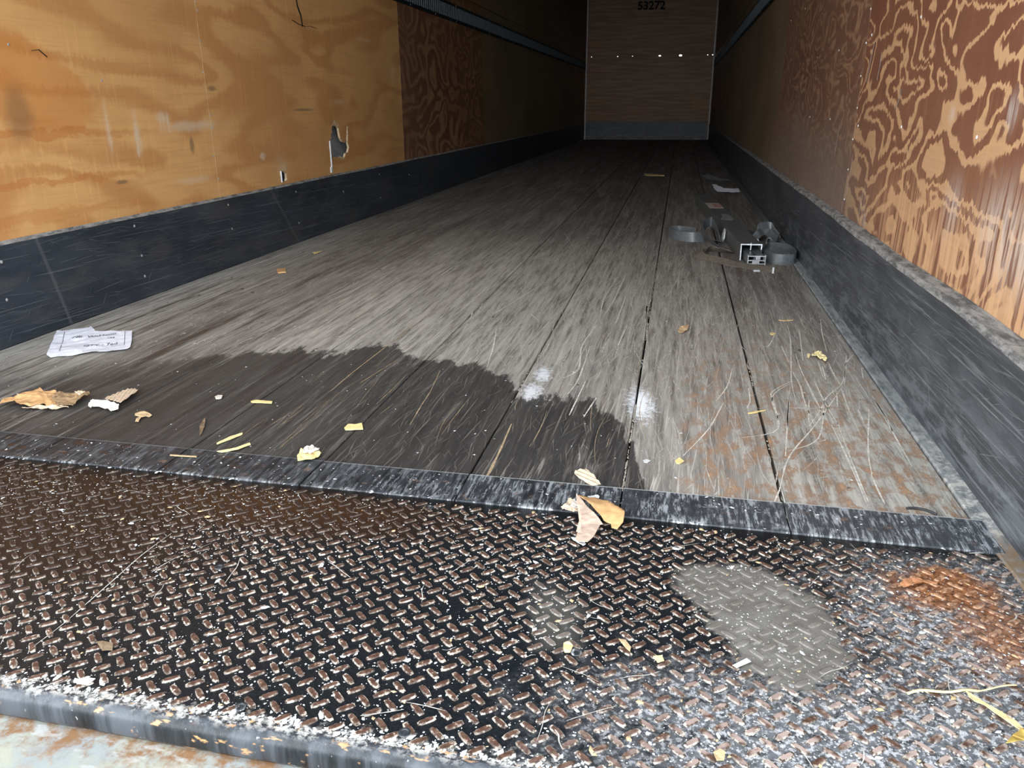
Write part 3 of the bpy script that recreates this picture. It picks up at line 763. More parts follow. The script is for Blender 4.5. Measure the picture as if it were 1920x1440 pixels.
M_alu = plain('dull_aluminium', (0.40, 0.40, 0.39), 0.5, 0.5, 0.3)
M_beam = plain('dusty_aluminium_beam', (0.125, 0.128, 0.128), 0.5, 0.5, 0.2)
M_web = plain('grey_polyester_webbing', (0.115, 0.125, 0.132), 0.38, 0.6, 0.0, 0.3, 90)
M_web_b = plain('dirty_brown_webbing', (0.16, 0.135, 0.11), 0.75, 0.3, 0.0, 0.35, 90)
M_paper = plain('white_paper', (0.80, 0.82, 0.90), 0.8, 0.2, 0.0, 0.07, 60)
M_ink = plain('pencil_grey_ink', (0.16, 0.17, 0.21), 0.8, 0.2)
M_kraft = plain('kraft_cardboard', (0.62, 0.37, 0.17), 0.85, 0.2, 0.0, 0.25, 60)
M_kraft_d = plain('dirty_kraft', (0.36, 0.24, 0.13), 0.85, 0.2, 0.0, 0.4, 60)
M_corr = plain('pale_corrugated_card', (0.66, 0.52, 0.38), 0.9, 0.2, 0.0, 0.2, 120)
M_corr_w = plain('whitish_corrugated_card', (0.70, 0.64, 0.56), 0.9, 0.2, 0.0, 0.3, 150)
M_wood_y = plain('fresh_split_wood', (0.78, 0.62, 0.28), 0.8, 0.2, 0.0, 0.15, 90)
M_straw = plain('dry_straw', (0.74, 0.62, 0.32), 0.8, 0.2, 0.0, 0.2, 90)
M_leaf = plain('dry_tan_leaf', (0.58, 0.42, 0.24), 0.8, 0.2, 0.0, 0.3, 90)
M_leaf_d = plain('brown_leaf', (0.20, 0.14, 0.085), 0.8, 0.2, 0.0, 0.3, 90)
M_leaf_r = plain('red_brown_leaf', (0.55, 0.25, 0.12), 0.7, 0.3, 0.0, 0.3, 90)
M_leaf_g = plain('golden_leaf', (0.62, 0.42, 0.10), 0.7, 0.3, 0.0, 0.45, 50)
M_scratch = plain('bared_pale_wood_fibre', (0.52, 0.50, 0.45), 0.9, 0.2, 0.0, 0.4, 60)
M_scratch_w = plain('bared_white_wood_fibre', (0.70, 0.67, 0.60), 0.9, 0.2, 0.0, 0.35, 70)
M_scratch_y = plain('bared_yellow_fibre', (0.42, 0.32, 0.20), 0.9, 0.2, 0.0, 0.4, 60)
M_fleck = plain('white_paint_fleck', (0.60, 0.61, 0.60), 0.7, 0.3, 0.0, 0.2, 90)
M_fleck_b = plain('pinkish_card_print', (0.56, 0.42, 0.33), 0.8, 0.2, 0.0, 0.25, 40)
M_rubber = plain('black_rubber', (0.03, 0.032, 0.036), 0.6, 0.4)
M_film = plain('grey_plastic_film', (0.28, 0.29, 0.29), 0.3, 0.5)
M_asphalt = plain('yard_asphalt', (0.17, 0.165, 0.155), 0.95, 0.2)
M_roof = plain('dull_roof_skin', (0.16, 0.16, 0.15), 0.8, 0.3)
M_seamfill = plain('packed_grit', (0.46, 0.42, 0.36), 0.95, 0.1, 0.0, 0.6, 200)

# ------------------------------------------------------------------ floor
floor = struct(empty('floor', (0, 0, 0)))
SLOPE = -0.0055
def yth(x, y): return y + SLOPE*x
seams = [XL+0.0, -1.862, -1.560, -1.263, -0.966, -0.663, -0.358, -0.0625, 0.2235, 0.531]
GAP = [0.001, 0.002, 0.0025, 0.0025, 0.003, 0.0035, 0.0045, 0.0052, 0.0062, 0.001]
for i in range(len(seams)-1):
    x0, x1 = seams[i]+GAP[i]*0.5, seams[i+1]-GAP[i+1]*0.5
    b = 0.0018
    prof = [(x0, -0.032), (x0, -b), (x0+b, 0.0), (x1-b, 0.0), (x1, -b), (x1, -0.032)]
    ys = [yth((x0+x1)/2, 1.3045), 2.2, 3.5, 6.0, 10.0, YF-0.0005]
    dz = [random.uniform(-0.0006, 0.0006) for _ in ys]
    V, F = extrude_y(prof, ys, lambda k, x, y, z, ys=ys, dz=dz: (x, y, z+dz[ys.index(y)]*(z > -0.01)))
    fixn(from_lists('floor_board', V, F, M_floor, floor))
bm = bmesh.new()
box(bm, XL-0.10, 0.67, YO+0.05, YF+0.06, -0.07, -0.034)
from_bm('subfloor', bm, M_dark, floor)
# grit packed into the open joints
V, F = [], []
def gritline(x, y0, y1, n_, zt):
    for _ in range(n_):
        y = random.uniform(y0, y1)
        l, w = random.uniform(0.003, 0.014), random.uniform(0.0010, 0.0024)
        xx = x+random.uniform(-0.001, 0.001)
        b = len(V)
        V.extend([(xx-w, y-l*0.4, zt), (xx+w, y-l, zt), (xx+w*0.8, y+l, zt), (xx-w*0.6, y+l*0.6, zt), (xx, y, zt+0.001)])
        F.extend([(b, b+1, b+4), (b+1, b+2, b+4), (b+2, b+3, b+4), (b+3, b, b+4)])
gritline(-0.0625, 1.30, 1.75, 55, -0.0008)
gritline(-0.0625, 2.3, 3.6, 60, -0.0012)
gritline(0.2235, 1.25, 1.6, 10, -0.001)
gritline(0.2235, 1.9, 2.1, 22, -0.001)
gritline(-0.358, 1.7, 1.95, 10, -0.001)
g = from_lists('joint_grit', V, F, M_seamfill, floor)
g['kind'] = 'stuff'

# scratches: thin scraped fibre lifted off the boards
def strip(V, F, pts, w, z=0.0004):
    S = smooth_path([(p[0], p[1]) for p in pts], 5)
    b = len(V)
    m_ = len(S)
    for i, p in enumerate(S):
        a, c = S[max(i-1, 0)], S[min(i+1, m_-1)]
        dx, dy = c[0]-a[0], c[1]-a[1]
        L = math.hypot(dx, dy) or 1e-6
        nx, ny = -dy/L, dx/L
        ww = w*(0.35+0.65*math.sin(math.pi*min(max((i+0.6)/(m_+0.2), 0), 1)))*random.uniform(0.6, 1.25)
        V.append((p[0]+nx*ww, p[1]+ny*ww, z))
        V.append((p[0]-nx*ww, p[1]-ny*ww, z))
    for i in range(m_-1):
        F.append((b+2*i, b+2*i+1, b+2*i+3, b+2*i+2))
V, F = [], []
WETS = DATA['scratches'][-19:-16]        # the three that cross the wet boards
for pts in DATA['scratches']:
    if pts not in WETS: strip(V, F, pts, 0.0017, 0.0007)
s = from_lists('surface_scratch', V, F, M_scratch_w, floor)
s['kind'] = 'stuff'
V, F = [], []
random.seed(11)
def rand_scr(n_, x0, x1, y0, y1, l0, l1, ang, spread, w):
    for _ in range(n_):
        x, y = random.uniform(x0, x1), random.uniform(y0, y1)
        L = random.uniform(l0, l1)
        a = ang+random.gauss(0, spread)
        c = random.gauss(0, 0.022)
        pts = []
        for k in range(4):
            t = k/3
            pts.append((x+math.sin(a)*L*t+c*L*math.sin(math.pi*t), y+math.cos(a)*L*t))
        pts = [p for p in pts if XL+0.03 < p[0] < 0.525 and p[1] > 1.32]
        if len(pts) > 2: strip(V, F, pts, random.uniform(0.4, 1.0)*w)
rand_scr(420, -0.75, 0.15, 1.95, 3.8, 0.06, 0.35, 0.02, 0.16, 0.0012)
rand_scr(36, -0.85, 0.1, 1.95, 3.6, 0.15, 0.5, 0.04, 0.08, 0.003)
rand_scr(45, -0.9, 0.2, 1.95, 3.2, 0.05, 0.25, 0.1, 0.5, 0.0009)
rand_scr(170, 0.0, 0.52, 1.33, 2.6, 0.04, 0.30, -0.02, 0.16, 0.0010)
rand_scr(40, 0.2, 0.52, 1.33, 2.3, 0.02, 0.12, 0.3, 0.7, 0.0009)
rand_scr(60, -1.1, 0.4, 3.3, 6.0, 0.15, 0.6, 0.05, 0.12, 0.0014)
rand_scr(22, -1.6, -0.9, 1.9, 3.2, 0.08, 0.3, 0.0, 0.1, 0.0010)
s = from_lists('surface_scratch', V, F, M_scratch, floor)
s['kind'] = 'stuff'
V, F = [], []
strip(V, F, DATA['scr_thick'], 0.0028)
for pts in WETS: strip(V, F, pts, 0.0014)
rand_scr(38, -0.9, -0.02, 1.33, 2.0, 0.05, 0.28, 0.0, 0.08, 0.0008)
s = from_lists('surface_scratch', V, F, M_scratch_y, floor)
s['kind'] = 'stuff'

# ------------------------------------------------------------------ threshold: one steel plate length per board
thr = struct(empty('trim_1', (0, 1.25, 0)))
YB, YA = 1.3035, 1.196
tx = [XL+0.01]+seams[1:-1]+[0.575]
for i in range(len(tx)-1):
    x0, x1 = tx[i]+0.0015, tx[i+1]-0.0015
    y0a, y0b, y1a, y1b = yth(x0, YA), yth(x1, YA), yth(x0, YB), yth(x1, YB)
    zt = 0.003+random.uniform(-0.0006, 0.0006)
    c = 0.0007
    V = [(x0, y0a, -0.03), (x1, y0b, -0.03), (x1, y1b, -0.03), (x0, y1a, -0.03),
         (x0, y0a, zt-c), (x1, y0b, zt-c), (x1, y1b, zt-c), (x0, y1a, zt-c),
         (x0+c, y0a+c, zt), (x1-c, y0b+c, zt), (x1-c, y1b-c, zt), (x0+c, y1a-c, zt)]
    F = [(0, 3, 2, 1), (0, 1, 5, 4), (1, 2, 6, 5), (2, 3, 7, 6), (3, 0, 4, 7), (4, 5, 9, 8), (5, 6, 10, 9), (6, 7, 11, 10), (7, 4, 8, 11), (8, 9, 10, 11)]
    place(from_lists('threshold_plate', V, F, M_thr), thr)
def ring_screw(x, y, z, r, parent):
    V, F = [], []
    k = 12
    for rr, zz in ((r, 0.0), (r*0.92, 0.0011), (r*0.62, 0.0012), (r*0.5, 0.0003)):
        for j in range(k):
            V.append((x+rr*math.cos(2*math.pi*j/k), y+rr*math.sin(2*math.pi*j/k), z+zz))
    for a in range(3):
        for j in range(k):
            F.append((a*k+j, a*k+(j+1) % k, a*k+k+(j+1) % k, a*k+k+j))
    F.append(tuple(3*k+j for j in range(k)))
    return place(from_lists('screw', V, F, M_thr), parent)
for x in (-1.41, -1.12, -0.82, -0.50, -0.455, -0.21, 0.085, 0.178, 0.345, 0.50):
    ring_screw(x, yth(x, 1.262), 0.0028, 0.0065, thr)

# ------------------------------------------------------------------ diamond tread plate
plate = empty('tread_plate', (-0.68, 0.9, -0.01))
tag(plate, 'black diamond tread plate with worn brown lugs along the rear edge of the floor', 'tread plate')
NR, NY, NZ = 0.016, 0.632, -0.016
ys_z = [(yth(0, 1.1955), 0.0)]
for k in range(1, 14): ys_z.append((1.1955-(1.1955-NY)*k/13, 0.0))
for k in range(1, 9):
    a = math.pi/2*k/8
    ys_z.append((NY-NR*math.sin(a), NZ+NR*math.cos(a)))
ys_z.append((NY-NR, -0.034))
ys_z.append((NY-NR+0.006, -0.043))
ys_z.append((NY-NR+0.02, -0.043))
ys_z.append((NY+0.01, -0.012))
ys_z.append((1.19, -0.012))
V, F = [], []
xs = [XL+0.02+(0.572-XL-0.02)*i/24 for i in range(25)]
for x in xs:
    for (y, z) in ys_z:
        dent = 0.0012*mn.noise(Vector((x*6, y*6, 0)))
        if z < -0.001: dent *= 0.4
        V.append((x, y+SLOPE*x+(0.0015*mn.noise(Vector((x*5, 3, 0))) if y < 0.64 else 0), z+dent))
k = len(ys_z)
for i in range(len(xs)-1):
    for j in range(k):
        a, b = i*k+j, i*k+(j+1) % k
        F.append((a, b, b+k, a+k))
F.append(tuple(range(k))); F.append(tuple((len(xs)-1)*k+j for j in reversed(range(k))))
p_ = place(fixn(from_lists('plate', V, F, M_plate, None, None, True)), plate)
# raised lugs: lens-shaped pads, two headings on a square lattice
LUG = []
prof = [(-0.5, 0.30), (-0.30, 0.46), (0.0, 0.5), (0.30, 0.46), (0.5, 0.30), (0.5, -0.30), (0.30, -0.46), (0.0, -0.5), (-0.30, -0.46), (-0.5, -0.30)]
def lug_rows(L, W, wig=0.0):
    rows = []
    for sc_, z in ((1.0, 0.0), (0.84, 0.0016), (0.66, 0.0019)):
        rows.append([(px*L*(sc_ if sc_ == 1 else (sc_+0.08))+random.uniform(-wig, wig), py*W*sc_+random.uniform(-wig, wig), z) for px, py in prof])
    return rows
def lug_geo(L=0.0225, W=0.0088, wig=0.0):
    rows = lug_rows(L, W, wig)
    V = [p for r_ in rows for p in r_]
    F, I = [], []
    k = len(prof)
    for a in range(2):
        for j in range(k):
            F.append((a*k+(j+1) % k, a*k+j, a*k+k+j, a*k+k+(j+1) % k)); I.append(1)
    F.append(tuple(2*k+j for j in reversed(range(k)))); I.append(0)
    return V, F, I
lug_list = []
random.seed(5)
for j in range(-4, 16):
    for i in range(-48, 30):
        for h in (0, 1):
            x = -0.38+0.0336*i+(0.0168 if h else 0)
            y = 0.7415+0.0310*j-(0.0158 if h else 0)+SLOPE*(x+0.38)*2
            if not (XL+0.035 < x < 0.555): continue
            if y > yth(x, 1.184) or y < yth(x, 0.634): continue
            if mn.noise(Vector((x*9, y*9, 4))) > 0.62: continue
            lug_list.append((x, y, (-0.68 if h else 0.70)+random.gauss(0, 0.035), h))
def near_key(q): return math.hypot(q[0]-0.0, q[1]) + (10 if not (-1.05*q[1] < q[0] < 0.62*q[1]) and False else 0)
def in_view(x, y):
    d = Vector((x, y, -CAMZ))
    z = d.dot(_f)
    u, v = 960+FPX*d.dot(_r2)/z, 720-FPX*d.dot(_u2)/z
    return 0 < u < 1920 and 0 < v < 1440
vis = sorted([q for q in lug_list if in_view(q[0], q[1])], key=near_key)
single = set(vis[:300])
protos = []
for v_ in range(6):
    V, F, I = lug_geo(wig=0.0004)
    me = bpy.data.meshes.new('raised_lug')
    me.from_pydata(V, [], F)
    me.polygons.foreach_set('material_index', I)
    me.materials.append(M_lug_top); me.materials.append(M_lug_rim)
    me.update()
    protos.append(me)
for q in vis[:300]:
    o = bpy.data.objects.new('raised_lug', random.choice(protos))
    COL.objects.link(o)
    o.location = (q[0], q[1], 0.0012*mn.noise(Vector((q[0]*6, q[1]*6, 0)))-0.0001)
    o.rotation_euler = (0, 0, q[2])
    place(o, plate)
V, F, I = [], [], []
for q in lug_list:
    if q in single: continue
    v, f, ii = lug_geo(wig=0.0004)
    b = len(V)
    c, s_ = math.cos(q[2]), math.sin(q[2])
    z0 = 0.0012*mn.noise(Vector((q[0]*6, q[1]*6, 0)))-0.0001
    V.extend([(q[0]+x*c-y*s_, q[1]+x*s_+y*c, z+z0) for x, y, z in v])
    F.extend([tuple(t+b for t in ff) for ff in f])
    I.extend(ii)
o = place(from_lists('raised_lug', V, F, [M_lug_top, M_lug_rim], None, I), plate)
o['kind'] = 'stuff'
for (x, y) in [(-0.265, 0.655), (-0.47, 0.655), (-0.09, 0.83), (-0.66, 0.92), (-0.395, 1.165)]:
    ring_screw(x, y, 0.0012, 0.0075, plate)
# paint flecks, grit and crumbs scattered over the plate
random.seed(21)
def flecks(name, n_, fn, smin, smax, mat, z, parent, aspect=1.6):
    V, F = [], []
    for _ in range(n_):
        x, y, wgt = fn()
        s_ = random.uniform(smin, smax)*random.choice((0.6, 0.8, 1.0, 1.5))*wgt
        a = random.uniform(0, math.pi)
        b = len(V)
        k = random.choice((4, 5, 6))
        for j in range(k):
            t = 2*math.pi*j/k
            rr = s_*random.uniform(0.6, 1.1)
            px, py = rr*math.cos(t)*random.uniform(1, aspect), rr*math.sin(t)
            V.append((x+px*math.cos(a)-py*math.sin(a), y+px*math.sin(a)+py*math.cos(a), z))
        V.append((x, y, z+s_*0.35))
        for j in range(k): F.append((b+j, b+(j+1) % k, b+k))
    o = place(from_lists(name, V, F, mat), parent)
    o['kind'] = 'stuff'
    return o
def pf():
    while True:
        x, y = random.uniform(-1.5, 0.55), random.uniform(0.635, 1.185)
        d = 0.35+0.65*mn.noise(Vector((x*3.5, y*5, 9)))
        if x > -0.9: d += 0.30
        if random.random() < d: return x, y, 1.0
flecks('paint_fleck', 7500, pf, 0.0006, 0.0015, M_fleck, 0.0006, plate)
flecks('paint_fleck', 330, pf, 0.0015, 0.0032, M_fleck, 0.0008, plate, 2.6)
flecks('wood_crumb', 260, pf, 0.0012, 0.0032, M_leaf, 0.0008, plate, 2.2)
def nf():
    return random.uniform(-1.2, 0.5), 0.637+abs(random.gauss(0, 0.009)), 1.0
flecks('salt_crust', 1100, nf, 0.0009, 0.0030, M_fleck, 0.0003, plate, 1.8)
V, F = [], []
for pts in DATA['plate_scr']: strip(V, F, pts, 0.0009, 0.0021)
random.seed(31)
for _ in range(60):
    x, y = random.uniform(-1.3, 0.5), random.uniform(0.66, 1.17)
    a = random.uniform(0, math.pi); L = random.uniform(0.01, 0.07)
    pts = [(x+math.cos(a)*L*t+random.uniform(-.002, .002), y+math.sin(a)*L*t+random.uniform(-.002, .002)) for t in (0, .33, .66, 1)]
    pts = [p for p in pts if 0.64 < p[1] < 1.185]
    if len(pts) > 2: strip(V, F, pts, random.uniform(0.0004, 0.0009), 0.0021)
s = place(from_lists('surface_scratch', V, F, M_scratch), plate)
s['kind'] = 'stuff'

# rear sill below the nose
bm = bmesh.new()
box(bm, XL-0.02, 0.62, 0.18, 0.70, -0.10, -0.044, 0, 0.004)
o = struct(from_bm('trim_2', bm, M_sill))

# ------------------------------------------------------------------ walls
def hole_panel(name, x0, x1, outer, holes, mat, parent):
    """plywood sheet in the y-z plane between x0 and x1 with torn openings"""
    bm = bmesh.new()
    es = []
    for loop in [outer]+holes:
        vs = [bm.verts.new((x0, y, z)) for y, z in loop]
        es += [bm.edges.new((vs[i], vs[(i+1) % len(vs)])) for i in range(len(vs))]
    bmesh.ops.triangle_fill(bm, edges=es, use_beauty=True)
    ext = bmesh.ops.extrude_face_region(bm, geom=bm.faces[:])
    for g_ in ext['geom']:
        if isinstance(g_, bmesh.types.BMVert): g_.co.x = x1
    bmesh.ops.recalc_face_normals(bm, faces=bm.faces)
    for f in bm.faces:
        if abs(f.normal.x) < 0.5: f.material_index = 1
    return place(from_bm(name, bm, [mat, M_splint]), parent)
M_splint = plain('torn_pale_wood', (0.66, 0.50, 0.33), 0.9, 0.2)
wl = struct(empty('wall_left', (XL, 8, 0)))
PX0, PX1 = XL-0.022, XL-0.010           # plywood sheet faces
hole1 = [(4.335, .575), (4.377, .572), (4.419, .563), (4.427, .538), (4.439, .503), (4.461, .482), (4.492, .476), (4.519, .49), (4.533, .525), (4.544, .565), (4.554, .564), (4.552, .514), (4.543, .474), (4.557, .443), (4.533, .416), (4.499, .412), (4.482, .39), (4.46, .379), (4.424, .394), (4.361, .4), (4.305, .399), (4.302, .445), (4.292, .485), (4.31, .513), (4.325, .541)]
hole2 = [(3.684, .379), (3.700, .372), (3.719, .368), (3.738, .357), (3.739, .335), (3.73, .321), (3.69, .319), (3.672, .323)]
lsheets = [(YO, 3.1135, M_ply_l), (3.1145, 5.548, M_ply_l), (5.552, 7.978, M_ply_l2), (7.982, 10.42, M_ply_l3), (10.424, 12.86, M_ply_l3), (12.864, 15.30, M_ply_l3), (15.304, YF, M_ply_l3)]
for i, (a, b, m_) in enumerate(lsheets):
    off = random.uniform(-0.0012, 0.0012)
    if i == 1:
        hole_panel('plywood_panel', PX0, PX1+off, [(a, 0.0), (b, 0.0), (b, 1.565), (a, 1.565)], [hole1, hole2], m_, wl)
    else:
        bm = bmesh.new(); box(bm, PX0, PX1+off, a, b, 0.0, 1.565, 0, 0.001)
        place(from_bm('plywood_panel', bm, m_), wl)
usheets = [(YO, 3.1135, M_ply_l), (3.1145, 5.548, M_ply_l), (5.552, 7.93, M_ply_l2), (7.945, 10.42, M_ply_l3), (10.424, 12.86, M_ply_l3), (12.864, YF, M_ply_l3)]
for (a, b, m_) in usheets:
    bm = bmesh.new(); box(bm, PX0, PX1, a, b, 1.573, ZC, 0, 0.001)
    place(from_bm('plywood_panel', bm, m_), wl)
bm = bmesh.new(); box(bm, XL-0.10, XL-0.085, YO, YF, -0.05, ZC)
place(from_bm('outer_skin', bm, M_skin), wl)
# posts behind the plywood, seen through the torn openings
for (y0, y1) in [(4.273, 4.290), (3.664, 3.6815)]:
    bm = bmesh.new(); box(bm, XL-0.085, XL-0.023, y0, y1, 0.0, ZC)
    place(from_bm('wall_post', bm, M_alu), wl)
for (y0, y1, z0, z1) in [(4.281, 4.292, 0.318, 0.492), (4.268, 4.284, 0.318, 0.350), (3.676, 3.684, 0.318, 0.373)]:
    bm = bmesh.new(); box(bm, XL-0.0105, XL-0.0055, y0, y1, z0, z1, 0, 0.001)
    place(from_bm('bent_post_flange', bm, M_white_metal), wl)
# splinters standing round the openings
V, F = [], []
random.seed(3)
def splinter(y, z, dy, dz, w, out):
    b = len(V)
    x = XL-0.0095
    V.extend([(x, y-w, z), (x, y+w, z), (x+out, y+dy, z+dz), (x-0.004, y, z)])
    F.extend([(b, b+1, b+2), (b, b+2, b+3), (b+1, b+3, b+2)])
for (y, z) in hole1:
    if z > 0.40 or y > 4.42: splinter(y, z, random.uniform(-.008, .01), random.uniform(-0.018, 0.006), 0.008, 0.004)
for k in range(7): splinter(4.35+k*0.011, 0.570+0.01*math.sin(k), random.uniform(-0.01, 0.01), random.uniform(0.01, 0.034), 0.009, 0.005)
for k in range(5): splinter(3.70+k*0.008, 0.372, random.uniform(-0.004, 0.004), random.uniform(-0.01, 0.05), 0.006, 0.004)
for k in range(4): splinter(3.735, 0.33+k*0.01, random.uniform(0.0, 0.01), random.uniform(-0.01, 0.01), 0.004, 0.004)
for k in range(5): splinter(4.37+k*0.022, 0.394, random.uniform(-0.01, 0.01), random.uniform(-0.006, 0.012), 0.012, 0.003)
o = place(from_lists('splinter', V, F, M_splint), wl); o['kind'] = 'stuff'
# cracks in the face veneer
V, F = [], []
def wcrack(pts, w, x):
    b = len(V); m_ = len(pts)
    for (y, z) in pts:
        V.append((x, y-w, z-w*0.6)); V.append((x, y+w, z+w*0.6))
    for i in range(m_-1): F.append((b+2*i, b+2*i+1, b+2*i+3, b+2*i+2))
wcrack([(4.015, 1.30), (4.023, 1.207), (4.030, 1.159), (4.062, 1.113), (4.069, 1.064)], 0.006, XL-0.0080)
wcrack([(3.955, 1.086), (4.03, 1.072), (4.101, 1.067)], 0.003, XL-0.0080)
wcrack([(4.101, 1.066), (4.16, 1.075), (4.236, 1.070)], 0.002, XL-0.0080)
wcrack([(2.20, 0.84), (2.23, 0.845), (2.26, 0.825)], 0.0018, XL-0.0080)
place(from_lists('veneer_crack', V, F, M_dark), wl)
# screw heads
V, F = [], []
ax = (1, 0, 0)
for (y, z) in [(3.119, 1.075), (3.126, 1.045), (3.106, .812), (2.49, .764), (3.124, .644), (3.123, .594), (3.103, .479), (3.121, .385), (2.118, .852), (5.497, 1.021), (3.524, .456), (3.12, .93), (3.11, 1.2)]:
    dome_lists(V, F, (XL-0.0095, y, z), ax, 0.0045, 0.002)
for y0 in (5.545, 7.97, 10.42):
    for k in range(7): dome_lists(V, F, (XL-0.0085, y0-0.02, 0.4+k*0.15), ax, 0.004, 0.002)
for (y, z) in [(3.152, .269), (3.158, .164), (2.529, .157), (2.516, .268), (2.527, .08), (1.899, .139), (1.911, .25), (3.8, .26), (3.8, .1), (4.4, .2), (5.0, .25), (5.0, .1), (5.6, .2)]:
    dome_lists(V, F, (XL+0.0005, y, z), ax, 0.0055, 0.002)
o = place(from_lists('screw_head', V, F, M_alu), wl); o['kind'] = 'stuff'

wr = struct(empty('wall_right', (XR, 8, 0)))
def rbow(y, z): return 0.10*max(0.0, z-0.35)*max(0.0, 1.33-z)*math.exp(-((y-5.2)/2.2)**2)
WX = XR+0.012
def seam_shift(z): return 0.25*(0.8-z)
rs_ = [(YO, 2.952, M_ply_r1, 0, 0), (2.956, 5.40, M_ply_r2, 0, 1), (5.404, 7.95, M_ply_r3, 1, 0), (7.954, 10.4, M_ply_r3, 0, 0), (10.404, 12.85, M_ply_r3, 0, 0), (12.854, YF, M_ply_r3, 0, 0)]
for (a, b, m_, sa, sb) in rs_:
    V, F = [], []
    NYs, zs = 8, [0.0, 0.3, 0.5, 0.8, 1.1, 1.3, 1.565]
    for side in (0, 1):
        for j in range(NYs+1):
            for z in zs:
                t = j/NYs
                y = a+(b-a)*t+seam_shift(z)*((1-t) if sa else 0)+seam_shift(z)*(t if sb else 0)
                V.append((WX+rbow(y, z)+(0.012 if side else 0), y, z))
    k = len(zs); o2 = (NYs+1)*k
    for j in range(NYs):
        for q in range(k-1):
            A = j*k+q
            F.append((A, A+1, A+k+1, A+k)); F.append((o2+A, o2+A+k, o2+A+k+1, o2+A+1))
    for q in range(k-1):
        F.append((q, o2+q, o2+q+1, q+1)); A = NYs*k+q; F.append((A, A+1, o2+A+1, o2+A))
    for j in range(NYs):
        A = j*k; F.append((A, A+k, o2+A+k, o2+A)); A = j*k+k-1; F.append((A, o2+A, o2+A+k, A+k))
    place(fixn(from_lists('plywood_panel', V, F, m_)), wr)
for (a, b) in [(YO, 3.1), (3.104, 5.5), (5.504, 7.95), (7.954, 12.0), (12.004, YF)]:
    bm = bmesh.new(); box(bm, WX, WX+0.012, a, b, 1.573, ZC, 0, 0.001)
    place(from_bm('plywood_panel', bm, M_ply_r3 if a > 3 else M_ply_r1), wr)
bm = bmesh.new(); box(bm, XR+0.09, XR+0.105, YO, YF, -0.05, ZC)
place(from_bm('outer_skin', bm, M_skin), wr)
V, F = [], []
for z in (0.872, 0.614, 1.13):
    for k in range(9):
        y = 1.2+k*0.565
        dome_lists(V, F, (WX+rbow(y, z)-0.001, y+random.uniform(-.01, .01), z+random.uniform(-.01, .01)), (-1, 0, 0), 0.0042, 0.002)
for k in range(9):
    dome_lists(V, F, (WX+0.0003, 2.93+random.uniform(-.01, .01), 0.36+k*0.1), (-1, 0, 0), 0.0035, 0.002)
o = place(from_lists('screw_head', V, F, M_white_metal), wr); o['kind'] = 'stuff'
V, F = [], []
for (pts) in [[(2.905, .51), (2.90, .43), (2.908, .36)], [(3.22, .60), (3.225, .55), (3.23, .50)], [(2.82, .86), (2.84, .80), (2.86, .74)], [(2.40, .71), (2.41, .68), (2.44, .66)], [(2.70, .82), (2.70, .78), (2.71, .74)]]:
    b = len(V)
    for (y, z) in pts:
        V.append((WX-0.0012+rbow(y, z)*0.7, y-0.003, z)); V.append((WX-0.0012+rbow(y, z)*0.7, y+0.003, z))
    for i in range(len(pts)-1): F.append((b+2*i, b+2*i+1, b+2*i+3, b+2*i+2))
place(from_lists('veneer_scrape', V, F, M_scratch), wr)

# front bulkhead
wb = struct(empty('wall_back', (-0.68, YF, 0)))
seamz = 1.578
notch = [(-1.83, 0.005), (-1.309, 0.006), (-1.014, 0.005), (-0.483, 0.020), (-0.082, 0.028), (0.437, 0.005), (0.53, 0.008)]
lower = [(XL-0.084, -0.04), (XR+0.089, -0.04), (XR+0.089, seamz)]
for (x, w) in reversed(notch): lower += [(x+w, seamz), (x+w*0.7, seamz-0.5*w), (x-w*0.7, seamz-0.4*w), (x-w, seamz)]
lower += [(XL-0.084, seamz)]
upper = [(XL-0.084, seamz+0.004)]
for (x, w) in notch: upper += [(x-w, seamz+0.004), (x-w*0.6, seamz+0.004+0.35*w), (x+w*0.6, seamz+0.004+0.3*w), (x+w, seamz+0.004)]
upper += [(XR+0.089, seamz+0.004), (XR+0.089, ZC), (XL-0.084, ZC)]
def xz_panel(name, pts, y0, y1, mat, parent):
    bm = bmesh.new()
    vs = [bm.verts.new((x, y0, z)) for x, z in pts]
    es = [bm.edges.new((vs[i], vs[(i+1) % len(vs)])) for i in range(len(vs))]
    bmesh.ops.triangle_fill(bm, edges=es, use_beauty=True)
    ext = bmesh.ops.extrude_face_region(bm, geom=bm.faces[:])
    for g_ in ext['geom']:
        if isinstance(g_, bmesh.types.BMVert): g_.co.y = y1
    bmesh.ops.recalc_face_normals(bm, faces=bm.faces)
    return place(from_bm(name, bm, mat), parent)
xz_panel('plywood_panel', lower, YF, YF+0.012, M_ply_b, wb)
xz_panel('plywood_panel', upper, YF, YF+0.012, M_ply_b, wb)
cuts_ = [XL-0.09]
for (x, w) in notch: cuts_ += [x-w, x+w]
cuts_ += [XR+0.09]
for i in range(0, len(cuts_), 2):
    if cuts_[i+1]-cuts_[i] > 0.02:
        bm = bmesh.new(); box(bm, cuts_[i], cuts_[i+1], YF+0.0125, YF+0.03, seamz-0.06, seamz+0.06)
        place(from_bm('seam_batten', bm, M_dark), wb)
for (x0, x1) in [(XL, XL+0.022), (XR-0.022, XR)]:
    bm = bmesh.new(); box(bm, x0, x1, YF-0.024, YF-0.001, 0.0, ZC, 0, 0.003)
    place(from_bm('corner_angle', bm, M_alu), wb)
M_sten = plain('black_stencil_ink', (0.006, 0.005, 0.005), 0.8, 0.2)
t = text_mesh('stencil_number', '53272', 0.205, 0.0006, M_sten, 0.53, 0.006)
t.matrix_world = Matrix.Translation((-0.693, YF-0.0016, 2.475)) @ Matrix.Rotation(math.pi/2, 4, 'X')
bpy.context.view_layer.update()
